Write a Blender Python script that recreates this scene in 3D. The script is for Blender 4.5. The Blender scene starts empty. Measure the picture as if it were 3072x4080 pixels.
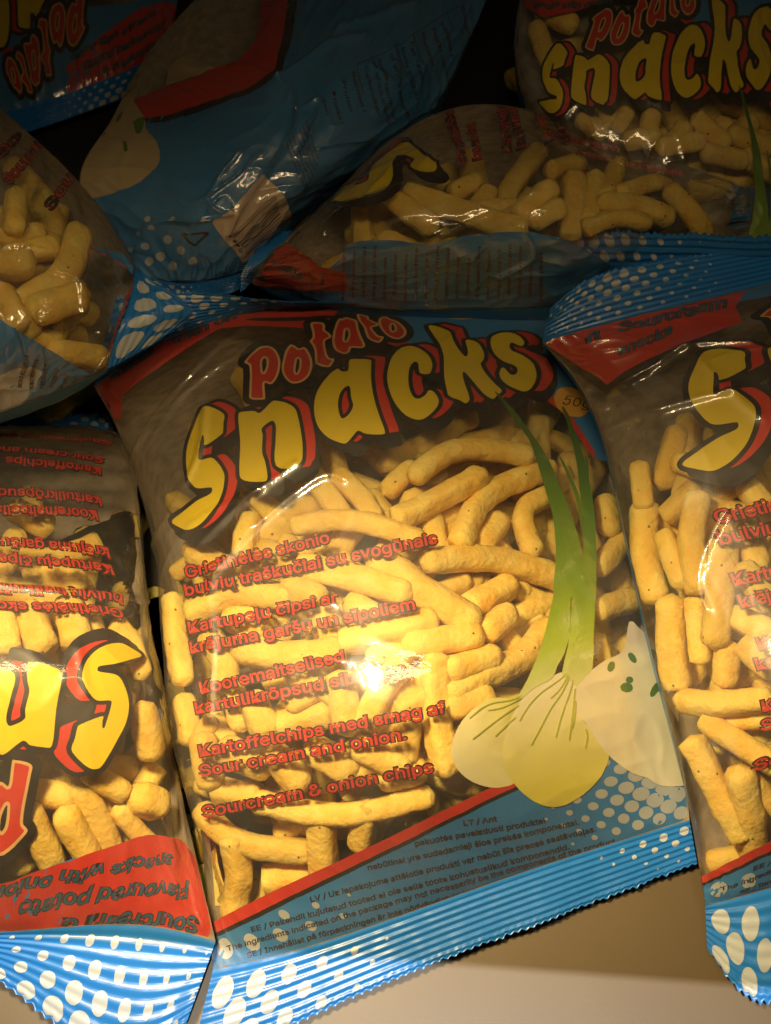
import bpy, math, random
import numpy as np
from mathutils import Vector, Matrix

random.seed(7)
RNG = np.random.RandomState(11)
scene = bpy.context.scene
COL = scene.collection

# ------------------------------------------------------------------ camera
TGT = np.array([0.0, 0.0, 0.05])
TILT = math.radians(25.0)
DIST = 0.55
CAM = TGT + DIST * np.array([0.0, -math.sin(TILT), math.cos(TILT)])
VFOV = 2 * math.atan(0.219 / DIST)
TV = math.tan(VFOV / 2)
TH = TV * 3072.0 / 4080.0
cam_d = bpy.data.cameras.new('camera')
cam_d.sensor_fit = 'VERTICAL'
cam_d.sensor_height = 24.0
cam_d.lens = 12.0 / TV
cam_d.clip_start = 0.01
cam_d.clip_end = 20.0
cam_d.dof.use_dof = True
cam_d.dof.focus_distance = 0.525
cam_d.dof.aperture_fstop = 9.0
cam = bpy.data.objects.new('camera', cam_d)
COL.objects.link(cam)
cam.location = CAM
cam.rotation_euler = (TILT, 0, 0)
scene.camera = cam

# ------------------------------------------------------------------ light
w = bpy.data.worlds.new("World")
scene.world = w
w.use_nodes = True
bg = w.node_tree.nodes['Background']
bg.inputs[0].default_value = (1.0, 0.80, 0.55, 1)
bg.inputs[1].default_value = 0.008

def aim(o, p):
    d = (Vector(p) - o.location).normalized()
    x = (Vector((1, 0, 0)) - d * d.x).normalized()          # long side of the lamp runs along the shelf
    y = (-d).cross(x)
    o.rotation_euler = Matrix((x, y, -d)).transposed().to_euler()

def area(name, loc, tgt, sx, sy, power, col, spread):
    l = bpy.data.lights.new(name, 'AREA')
    l.shape = 'RECTANGLE'; l.size = sx; l.size_y = sy
    l.energy = power; l.color = col; l.spread = math.radians(spread)
    o = bpy.data.objects.new(name, l); COL.objects.link(o)
    o.location = loc; aim(o, tgt)
    return o

# warm lamp under the upper shelf
area('shelf_glow', (0.06, -0.03, 0.52), (0.05, 0.0, 0.06), 0.26, 0.03, 0.165, (1.0, 0.72, 0.36), 100)
s = bpy.data.lights.new('shelf_and_fill_spot', 'SPOT')
s.energy = 22.0; s.color = (1.0, 0.73, 0.36); s.spot_size = math.radians(98); s.spot_blend = 1.0; s.shadow_soft_size = 0.036
sp = bpy.data.objects.new('shelf_and_fill_spot', s); COL.objects.link(sp)
sp.location = (-0.14, -0.045, 0.50); aim(sp, (-0.02, -0.106, 0.05)); sp.scale = (1.0, 0.31, 1.0)
s = bpy.data.lights.new('shelf_and_fill_spot', 'SPOT')  # added fill spot, invented to brighten the left edge bag
s.energy = 1.5; s.color = (1.0, 0.73, 0.36); s.spot_size = math.radians(34); s.spot_blend = 1.0; s.shadow_soft_size = 0.03
sp = bpy.data.objects.new('shelf_and_fill_spot', s); COL.objects.link(sp)
sp.location = (-0.16, 0.0, 0.50); aim(sp, (-0.155, 0.065, 0.1))
# pale aisle lamp, cut off by the edge of the upper shelf
s = bpy.data.lights.new('aisle_lamp', 'SPOT')
s.energy = 180; s.color = (1.0, 0.93, 0.84); s.spot_size = math.radians(40); s.spot_blend = 0.6
s.shadow_soft_size = 0.004
so = bpy.data.objects.new('aisle_lamp', s); COL.objects.link(so)
so.location = (0.05, -0.50, 2.2); aim(so, (0, -0.2, 0))

scene.view_settings.view_transform = 'Standard'
scene.view_settings.look = 'None'
scene.view_settings.gamma = 1.0
scene.view_settings.exposure = 0.0
scene.view_settings.use_curve_mapping = False
scene.render.engine = 'CYCLES'
scene.cycles.transparent_max_bounces = 24
scene.cycles.max_bounces = 8
scene.cycles.caustics_reflective = False
scene.cycles.sample_clamp_indirect = 4.0

# ------------------------------------------------------------------ materials
def new_mat(name):
    m = bpy.data.materials.new(name); m.use_nodes = True
    nt = m.node_tree
    return m, nt, nt.nodes['Principled BSDF'], nt.nodes['Material Output']

def ink(name, col, rough=0.45, var=0.10, scale=240, metal=0.0):
    m, nt, b, out = new_mat(name)
    b.inputs['Roughness'].default_value = rough
    b.inputs['Metallic'].default_value = metal
    n = nt.nodes.new('ShaderNodeTexNoise'); n.inputs['Scale'].default_value = scale; n.inputs['Detail'].default_value = 3
    r = nt.nodes.new('ShaderNodeValToRGB')
    r.color_ramp.elements[0].position = 0.3; r.color_ramp.elements[1].position = 0.7
    r.color_ramp.elements[0].color = [c * (1 - var) for c in col] + [1]
    r.color_ramp.elements[1].color = [min(1, c * (1 + var)) for c in col] + [1]
    nt.links.new(n.outputs['Fac'], r.inputs['Fac'])
    nt.links.new(r.outputs['Color'], b.inputs['Base Color'])
    return m

def ramp_ink(name, axis, stops, rough=0.45):
    """printed picture whose ink changes colour along the flat bag artwork (UV in mm/300)"""
    m, nt, b, out = new_mat(name)
    b.inputs['Roughness'].default_value = rough
    uv = nt.nodes.new('ShaderNodeUVMap'); uv.uv_map = 'artwork'
    sp = nt.nodes.new('ShaderNodeSeparateXYZ')
    nt.links.new(uv.outputs[0], sp.inputs[0])
    n = nt.nodes.new('ShaderNodeTexNoise'); n.inputs['Scale'].default_value = 60
    nt.links.new(uv.outputs[0], n.inputs['Vector'])
    a = nt.nodes.new('ShaderNodeMath'); a.operation = 'MULTIPLY_ADD'; a.inputs[1].default_value = 0.03
    nt.links.new(n.outputs['Fac'], a.inputs[0]); nt.links.new(sp.outputs[axis], a.inputs[2])
    r = nt.nodes.new('ShaderNodeValToRGB')
    el = r.color_ramp.elements
    while len(el) < len(stops): el.new(0.5)
    for e, (p, c) in zip(el, stops):
        e.position = p; e.color = list(c) + [1]
    nt.links.new(a.outputs[0], r.inputs['Fac']); nt.links.new(r.outputs['Color'], b.inputs['Base Color'])
    return m

M = {}
M['red'] = ink('red_ink', (0.62, 0.035, 0.018))
M['textred'] = ink('text_red_ink', (0.55, 0.03, 0.02))
M['yellow'] = ink('yellow_ink', (0.80, 0.60, 0.008), var=0.03)
M['black'] = ink('black_ink', (0.012, 0.007, 0.008))
M['maroon'] = ink('dark_outline_ink', (0.035, 0.006, 0.006))
M['blue'] = ink('blue_ink', (0.035, 0.22, 0.56), var=0.06)
M['seal'] = ink('blue_seal_film', (0.022, 0.19, 0.60), rough=0.28, var=0.06)
M['white'] = ink('white_dot_ink', (0.48, 0.52, 0.54), var=0.04)
M['sealwhite'] = ink('white_seal_ink', (0.46, 0.51, 0.54), rough=0.3, var=0.04)
M['creamline'] = ink('pale_outline_ink', (0.75, 0.45, 0.18))
M['brown'] = ink('brown_text_ink', (0.03, 0.016, 0.016))
M['slate'] = ink('slate_text_ink', (0.035, 0.10, 0.17))
M['gold'] = ink('badge_ink', (0.78, 0.40, 0.05))
M['chive'] = ink('chive_ink', (0.09, 0.20, 0.015), var=0.25, scale=400)
M['vein'] = ink('green_vein_ink', (0.52, 0.56, 0.08))
M['cream'] = ramp_ink('cream_ink', 1, [(0.0, (0.84, 0.80, 0.56)), (0.295, (0.86, 0.80, 0.58)), (0.325, (0.72, 0.63, 0.52)), (0.39, (0.84, 0.77, 0.68)), (0.6, (0.86, 0.81, 0.74))])
M['cream2'] = ink('cream_paper_ink', (0.60, 0.48, 0.28), var=0.08, scale=60)
M['leaf'] = ramp_ink('leaf_ink', 1, [(0.28, (0.70, 0.74, 0.30)), (0.34, (0.42, 0.58, 0.03)), (0.42, (0.20, 0.37, 0.012)), (0.60, (0.075, 0.18, 0.01)), (0.80, (0.04, 0.085, 0.012))])
M['bulbside'] = ramp_ink('bulb_side_ink', 0, [(0.44, (0.86, 0.80, 0.50)), (0.50, (0.84, 0.78, 0.36)), (0.56, (0.60, 0.56, 0.09))])
M['bulb'] = ramp_ink('bulb_ink', 1, [(0.12, (0.80, 0.72, 0.10)), (0.19, (0.84, 0.78, 0.26)), (0.27, (0.88, 0.83, 0.56)), (0.36, (0.86, 0.82, 0.60))])
M['barwhite'] = ink('label_white_ink', (0.74, 0.58, 0.45), var=0.05)

def film_material():
    m, nt, b, out = new_mat('clear_film')
    nt.nodes.remove(b)
    tr = nt.nodes.new('ShaderNodeBsdfTransparent'); tr.inputs[0].default_value = (0.97, 0.96, 0.93, 1)
    df = nt.nodes.new('ShaderNodeBsdfDiffuse'); df.inputs[0].default_value = (0.55, 0.52, 0.48, 1)
    gl = nt.nodes.new('ShaderNodeBsdfGlossy'); gl.inputs['Roughness'].default_value = 0.075
    gl.inputs[0].default_value = (1, 1, 1, 1)
    tc = nt.nodes.new('ShaderNodeTexCoord')
    n = nt.nodes.new('ShaderNodeTexNoise'); n.inputs['Scale'].default_value = 30; n.inputs['Detail'].default_value = 5
    nt.links.new(tc.outputs['Object'], n.inputs['Vector'])
    mr = nt.nodes.new('ShaderNodeMapRange'); mr.inputs[1].default_value = 0.35; mr.inputs[2].default_value = 0.75
    mr.inputs[3].default_value = 0.035; mr.inputs[4].default_value = 0.12
    nt.links.new(n.outputs['Fac'], mr.inputs[0])
    m1 = nt.nodes.new('ShaderNodeMixShader')
    nt.links.new(mr.outputs[0], m1.inputs[0]); nt.links.new(tr.outputs[0], m1.inputs[1]); nt.links.new(df.outputs[0], m1.inputs[2])
    lw = nt.nodes.new('ShaderNodeLayerWeight'); lw.inputs['Blend'].default_value = 0.5
    pw = nt.nodes.new('ShaderNodeMath'); pw.operation = 'POWER'; pw.inputs[1].default_value = 4.0
    nt.links.new(lw.outputs['Facing'], pw.inputs[0])
    ma = nt.nodes.new('ShaderNodeMath'); ma.operation = 'MULTIPLY_ADD'; ma.inputs[1].default_value = 0.7; ma.inputs[2].default_value = 0.10
    nt.links.new(pw.outputs[0], ma.inputs[0])
    # fine crackle of the foil
    n2 = nt.nodes.new('ShaderNodeTexNoise'); n2.inputs['Scale'].default_value = 420; n2.inputs['Detail'].default_value = 2
    nt.links.new(tc.outputs['Object'], n2.inputs['Vector'])
    bp = nt.nodes.new('ShaderNodeBump'); bp.inputs['Strength'].default_value = 0.10; bp.inputs['Distance'].default_value = 0.001
    nt.links.new(n2.outputs['Fac'], bp.inputs['Height']); nt.links.new(bp.outputs[0], gl.inputs['Normal'])
    m2 = nt.nodes.new('ShaderNodeMixShader')
    g2 = nt.nodes.new('ShaderNodeBsdfGlossy'); g2.inputs['Roughness'].default_value = 0.38
    mg = nt.nodes.new('ShaderNodeMixShader'); mg.inputs[0].default_value = 0.4
    nt.links.new(gl.outputs[0], mg.inputs[1]); nt.links.new(g2.outputs[0], mg.inputs[2])
    nt.links.new(ma.outputs[0], m2.inputs[0]); nt.links.new(m1.outputs[0], m2.inputs[1]); nt.links.new(mg.outputs[0], m2.inputs[2])
    nt.links.new(m2.outputs[0], out.inputs[0])
    return m
M['film'] = film_material()
M['liner'] = ink('grey_inner_film', (0.31, 0.26, 0.195), rough=0.35, var=0.25, scale=40)
M['backblue'] = ink('blue_back_film', (0.04, 0.23, 0.55), rough=0.35)

def chip_material():
    m, nt, b, out = new_mat('potato_crisp')
    tc = nt.nodes.new('ShaderNodeTexCoord')
    oi = nt.nodes.new('ShaderNodeObjectInfo')
    n = nt.nodes.new('ShaderNodeTexNoise'); n.inputs['Scale'].default_value = 90; n.inputs['Detail'].default_value = 5
    nt.links.new(tc.outputs['Object'], n.inputs['Vector'])
    r = nt.nodes.new('ShaderNodeValToRGB')
    r.color_ramp.elements[0].position = 0.3; r.color_ramp.elements[0].color = (0.82, 0.51, 0.08, 1)
    r.color_ramp.elements[1].position = 0.72; r.color_ramp.elements[1].color = (0.90, 0.71, 0.20, 1)
    nt.links.new(n.outputs['Fac'], r.inputs[0])
    v = nt.nodes.new('ShaderNodeTexVoronoi'); v.inputs['Scale'].default_value = 150; v.feature = 'F1'
    nt.links.new(tc.outputs['Object'], v.inputs['Vector'])
    lt = nt.nodes.new('ShaderNodeMath'); lt.operation = 'LESS_THAN'; lt.inputs[1].default_value = 0.085
    nt.links.new(v.outputs['Distance'], lt.inputs[0])
    sp = nt.nodes.new('ShaderNodeSeparateXYZ'); nt.links.new(v.outputs['Color'], sp.inputs[0])
    g2 = nt.nodes.new('ShaderNodeMath'); g2.operation = 'GREATER_THAN'; g2.inputs[1].default_value = 0.60
    nt.links.new(sp.outputs[0], g2.inputs[0])
    mu = nt.nodes.new('ShaderNodeMath'); mu.operation = 'MULTIPLY'
    nt.links.new(lt.outputs[0], mu.inputs[0]); nt.links.new(g2.outputs[0], mu.inputs[1])
    mx = nt.nodes.new('ShaderNodeMix'); mx.data_type = 'RGBA'
    mx.inputs[7].default_value = (0.22, 0.17, 0.04, 1)
    nt.links.new(mu.outputs[0], mx.inputs[0]); nt.links.new(r.outputs[0], mx.inputs[6])
    hs = nt.nodes.new('ShaderNodeHueSaturation')
    mrv = nt.nodes.new('ShaderNodeMapRange'); mrv.inputs[3].default_value = 0.85; mrv.inputs[4].default_value = 1.08
    nt.links.new(oi.outputs['Random'], mrv.inputs[0]); nt.links.new(mrv.outputs[0], hs.inputs['Value'])
    nt.links.new(mx.outputs[2], hs.inputs['Color'])
    nt.links.new(hs.outputs[0], b.inputs['Base Color'])
    b.inputs['Roughness'].default_value = 0.75
    b.inputs['Subsurface Weight'].default_value = 0.35
    b.inputs['Subsurface Radius'].default_value = (1.0, 0.6, 0.2)
    b.inputs['Subsurface Scale'].default_value = 0.007
    b.inputs['Specular IOR Level'].default_value = 0.25
    n3 = nt.nodes.new('ShaderNodeTexNoise'); n3.inputs['Scale'].default_value = 330; n3.inputs['Detail'].default_value = 4
    nt.links.new(tc.outputs['Object'], n3.inputs['Vector'])
    bp = nt.nodes.new('ShaderNodeBump'); bp.inputs['Strength'].default_value = 0.55; bp.inputs['Distance'].default_value = 0.002
    nt.links.new(n3.outputs['Fac'], bp.inputs['Height']); nt.links.new(bp.outputs[0], b.inputs['Normal'])
    return m
M['chip'] = chip_material()

def shelf_material():
    m, nt, b, out = new_mat('beige_shelf_paint')
    tc = nt.nodes.new('ShaderNodeTexCoord')
    n = nt.nodes.new('ShaderNodeTexNoise'); n.inputs['Scale'].default_value = 14; n.inputs['Detail'].default_value = 6
    nt.links.new(tc.outputs['Object'], n.inputs['Vector'])
    r = nt.nodes.new('ShaderNodeValToRGB')
    r.color_ramp.elements[0].position = 0.3; r.color_ramp.elements[0].color = (0.105, 0.074, 0.035, 1)
    r.color_ramp.elements[1].position = 0.7; r.color_ramp.elements[1].color = (0.120, 0.086, 0.042, 1)
    nt.links.new(n.outputs[0], r.inputs[0]); nt.links.new(r.outputs[0], b.inputs['Base Color'])
    b.inputs['Roughness'].default_value = 0.38
    n2 = nt.nodes.new('ShaderNodeTexNoise'); n2.inputs['Scale'].default_value = 500; n2.inputs['Detail'].default_value = 3
    nt.links.new(tc.outputs['Object'], n2.inputs['Vector'])
    bp = nt.nodes.new('ShaderNodeBump'); bp.inputs['Strength'].default_value = 0.02; bp.inputs['Distance'].default_value = 0.001
    nt.links.new(n2.outputs[0], bp.inputs['Height']); nt.links.new(bp.outputs[0], b.inputs['Normal'])
    return m
M['shelf'] = shelf_material()
M['mat'] = ink('gap_shade_black', (0.018, 0.017, 0.018), rough=0.7, var=0.2)  # near-black colour standing in for deep shade in the gaps between bags

# ------------------------------------------------------------------ helpers
def D2W(px, py, z):
    """point of the photograph (1666 x 2212 grid) at height z (metres) above the shelf"""
    px = np.asarray(px, float); py = np.asarray(py, float); z = np.asarray(z, float)
    cx = (px - 833.0) / 833.0 * TH
    cy = (1106.0 - py) / 1106.0 * TV
    c, sn = math.cos(TILT), math.sin(TILT)
    dx = cx; dy = cy * c + sn; dz = cy * sn - c
    t = (z - CAM[2]) / dz
    return np.stack([CAM[0] + t * dx, CAM[1] + t * dy, CAM[2] + t * dz], -1)

def mesh_obj(name, verts, faces, mats, parent=None, fmat=None, uv=None, smooth=True):
    me = bpy.data.meshes.new(name)
    verts = np.asarray(verts, float)
    if isinstance(faces, np.ndarray):
        nf, k = faces.shape
        me.vertices.add(len(verts)); me.vertices.foreach_set('co', verts.ravel())
        me.loops.add(nf * k); me.loops.foreach_set('vertex_index', faces.ravel().astype(np.int32))
        me.polygons.add(nf)
        me.polygons.foreach_set('loop_start', (np.arange(nf) * k).astype(np.int32))
        me.update(calc_edges=True)
    else:
        me.from_pydata(verts.tolist(), [], faces)
    for m in (mats if isinstance(mats, list) else [mats]): me.materials.append(m)
    if fmat is not None: me.polygons.foreach_set('material_index', np.asarray(fmat, np.int32))
    me.polygons.foreach_set('use_smooth', [smooth] * len(me.polygons))
    if uv is not None:
        l = me.uv_layers.new(name='artwork')
        vi = np.zeros(len(me.loops), np.int32); me.loops.foreach_get('vertex_index', vi)
        l.data.foreach_set('uv', np.asarray(uv, float)[vi].ravel())
    me.update()
    o = bpy.data.objects.new(name, me); COL.objects.link(o)
    if parent: o.parent = parent
    return o

def nat_spline(kx, ky, x):
    """natural cubic spline; ky (n, ...)"""
    kx = np.asarray(kx, float); ky = np.asarray(ky, float); n = len(kx)
    h = np.diff(kx)
    A = np.zeros((n, n)); R = np.zeros((n,) + ky.shape[1:])
    A[0, 0] = A[-1, -1] = 1
    for i in range(1, n - 1):
        A[i, i - 1] = h[i - 1]; A[i, i] = 2 * (h[i - 1] + h[i]); A[i, i + 1] = h[i]
        R[i] = 6 * ((ky[i + 1] - ky[i]) / h[i] - (ky[i] - ky[i - 1]) / h[i - 1])
    m = np.linalg.solve(A, R.reshape(n, -1)).reshape(R.shape)
    x = np.asarray(x, float)
    i = np.clip(np.searchsorted(kx, x) - 1, 0, n - 2)
    sh = (slice(None),) + (None,) * (ky.ndim - 1)
    a = ((kx[i + 1] - x) / h[i])[sh]; b = ((x - kx[i]) / h[i])[sh]; hh = h[i][sh]
    return a * ky[i] + b * ky[i + 1] + ((a ** 3 - a) * m[i] + (b ** 3 - b) * m[i + 1]) * hh ** 2 / 6

def pnoise(x, y, seed):
    r = np.random.RandomState(seed)
    g = r.rand(64, 64) * 2 * math.pi
    xi = np.floor(x).astype(int); yi = np.floor(y).astype(int)
    fx = x - xi; fy = y - yi
    def grad(ix, iy, dx, dy):
        a = g[iy % 64, ix % 64]
        return np.cos(a) * dx + np.sin(a) * dy
    u = fx ** 3 * (fx * (fx * 6 - 15) + 10); v = fy ** 3 * (fy * (fy * 6 - 15) + 10)
    n00 = grad(xi, yi, fx, fy); n10 = grad(xi + 1, yi, fx - 1, fy)
    n01 = grad(xi, yi + 1, fx, fy - 1); n11 = grad(xi + 1, yi + 1, fx - 1, fy - 1)
    return (n00 * (1 - u) + n10 * u) * (1 - v) + (n01 * (1 - u) + n11 * u) * v

def smooth_poly(pts, n=6, closed=True):
    """Catmull-Rom through the points"""
    p = np.asarray(pts, float); k = len(p); out = []
    rng = range(k) if closed else range(k - 1)
    for i in rng:
        if closed: a, b, c, d = p[i - 1], p[i], p[(i + 1) % k], p[(i + 2) % k]
        else: a, b, c, d = p[max(i - 1, 0)], p[i], p[i + 1], p[min(i + 2, k - 1)]
        for t in np.arange(n) / n:
            out.append(0.5 * ((2 * b) + (c - a) * t + (2 * a - 5 * b + 4 * c - d) * t * t + (3 * b - a - 3 * c + d) * t ** 3))
    if not closed: out.append(p[-1])
    return np.array(out)

def sdf_polys(polys, X, Y):
    """signed distance (positive inside, even-odd)"""
    d2 = np.full(X.shape, 1e9); ins = np.zeros(X.shape, bool)
    for P in polys:
        Q = np.roll(P, -1, 0)
        for (x0, y0), (x1, y1) in zip(P, Q):
            ex, ey = x1 - x0, y1 - y0
            L = ex * ex + ey * ey
            if L < 1e-12: continue
            t = np.clip(((X - x0) * ex + (Y - y0) * ey) / L, 0, 1)
            d2 = np.minimum(d2, (X - x0 - t * ex) ** 2 + (Y - y0 - t * ey) ** 2)
            if y0 != y1:
                c = ((y0 > Y) != (y1 > Y)) & (X < (x1 - x0) * (Y - y0) / (y1 - y0) + x0)
                ins ^= c
    d = np.sqrt(d2)
    return np.where(ins, d, -d)

def sd_line(pts, X, Y):
    d2 = np.full(X.shape, 1e9)
    for (x0, y0), (x1, y1) in zip(pts[:-1], pts[1:]):
        ex, ey = x1 - x0, y1 - y0; L = ex * ex + ey * ey + 1e-12
        t = np.clip(((X - x0) * ex + (Y - y0) * ey) / L, 0, 1)
        d2 = np.minimum(d2, (X - x0 - t * ex) ** 2 + (Y - y0 - t * ey) ** 2)
    return np.sqrt(d2)

def field_grid(polys, h, pad):
    a = np.concatenate(polys); lo = a.min(0) - pad; hi = a.max(0) + pad
    xs = np.arange(lo[0], hi[0] + h, h); ys = np.arange(lo[1], hi[1] + h, h)
    return np.meshgrid(xs, ys)

def fill_field(X, Y, F):
    """mesh of the region F>0 (marching squares, filled)"""
    ny, nx = F.shape
    F = np.where(np.abs(F) < 1e-6, 1e-6, F)
    P = F > 0
    idx = -np.ones(F.shape, int); vs = []; fs = []
    used = np.zeros(F.shape, bool)
    c = P[:-1, :-1].astype(int) + P[:-1, 1:] + P[1:, 1:] + P[1:, :-1]
    idx[P] = np.arange(P.sum())
    vs = np.stack([X[P], Y[P]], 1).tolist()
    for j, i in zip(*np.where(c == 4)):
        fs.append((idx[j, i], idx[j, i + 1], idx[j + 1, i + 1], idx[j + 1, i]))
    ec = {}
    for j, i in zip(*np.where((c > 0) & (c < 4))):
        cs = [(j, i), (j, i + 1), (j + 1, i + 1), (j + 1, i)]
        poly = []
        for k in range(4):
            A = cs[k]; B = cs[(k + 1) % 4]
            if P[A]: poly.append(idx[A])
            if P[A] != P[B]:
                key = (A, B) if A < B else (B, A)
                if key not in ec:
                    t = F[A] / (F[A] - F[B])
                    ec[key] = len(vs)
                    vs.append([X[A] + (X[B] - X[A]) * t, Y[A] + (Y[B] - Y[A]) * t])
                poly.append(ec[key])
        if len(poly) >= 3: fs.append(tuple(poly))
    return np.array(vs).reshape(-1, 2), fs

import os
try:
    FONT = bpy.data.fonts.load(os.path.join(bpy.utils.system_resource('DATAFILES'), 'fonts', 'Inter.woff2'))
except Exception:
    FONT = None
# text -> flat mesh in em units
_tc = {}
def text_mesh(body, offset, shear=0.0, spacing=1.0):
    key = (body, offset, shear, spacing)
    if key in _tc: return _tc[key]
    c = bpy.data.curves.new('tmp', 'FONT'); c.body = body; c.size = 1.0; c.offset = offset; c.shear = shear
    c.font = FONT if FONT else c.font; c.fill_mode = 'FRONT'; c.resolution_u = 3; c.space_character = spacing
    o = bpy.data.objects.new('tmp', c); COL.objects.link(o)
    dg = bpy.context.evaluated_depsgraph_get()
    me = bpy.data.meshes.new_from_object(o.evaluated_get(dg))
    v = np.array([x.co[:2] for x in me.vertices]).reshape(-1, 2)
    f = [tuple(p.vertices) for p in me.polygons]
    bpy.data.objects.remove(o); bpy.data.curves.remove(c); bpy.data.meshes.remove(me)
    _tc[key] = (v, f)
    return v, f

def px_line_text(body, p0, p1, em, offset, w0=None, shear=0.0, spacing=1.0):
    """lettering on a straight base line from p0 to p1 (photo grid), capital height from em"""
    v, f = text_mesh(body, offset, shear, spacing)
    ref, _ = text_mesh(body, 0.0, shear, spacing)
    a, b = ref[:, 0].min(), ref[:, 0].max()
    p0 = np.array(p0, float); p1 = np.array(p1, float)
    L = np.linalg.norm(p1 - p0); ex = (p1 - p0) / L
    up = np.array([ex[1], -ex[0]])
    if up[1] > 0 and abs(ex[0]) > 0.9 and ex[0] > 0: up = -up
    s = L / (b - a)
    q = p0 + np.outer((v[:, 0] - a) * s, ex) + np.outer(v[:, 1] * em, up)
    return q, f

def slice_mesh(vf, h):
    """cut a flat mesh along a grid so that it can follow the folds of the film"""
    import bmesh
    v, f = vf
    bm = bmesh.new()
    vs = [bm.verts.new((p[0], p[1], 0)) for p in v]
    for t in f:
        try: bm.faces.new([vs[i] for i in t])
        except ValueError: pass
    for ax in (0, 1):
        lo, hi = v[:, ax].min(), v[:, ax].max()
        no = (1, 0, 0) if ax == 0 else (0, 1, 0)
        for c in np.arange(math.floor(lo / h) * h + h, hi, h):
            co = (c, 0, 0) if ax == 0 else (0, c, 0)
            bmesh.ops.bisect_plane(bm, geom=bm.verts[:] + bm.edges[:] + bm.faces[:], plane_co=co, plane_no=no, dist=1e-5)
    bm.verts.index_update()
    v2 = np.array([q.co[:2] for q in bm.verts]); f2 = [tuple(q.index for q in t.verts) for t in bm.faces]
    bm.free()
    return v2, f2

# ------------------------------------------------------------------ a bag
W, H = 210.0, 280.0
KX = [0, 25, 75, 140, 210]
KV = [0, 0.25, 0.5, 0.75, 1.0]

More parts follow.
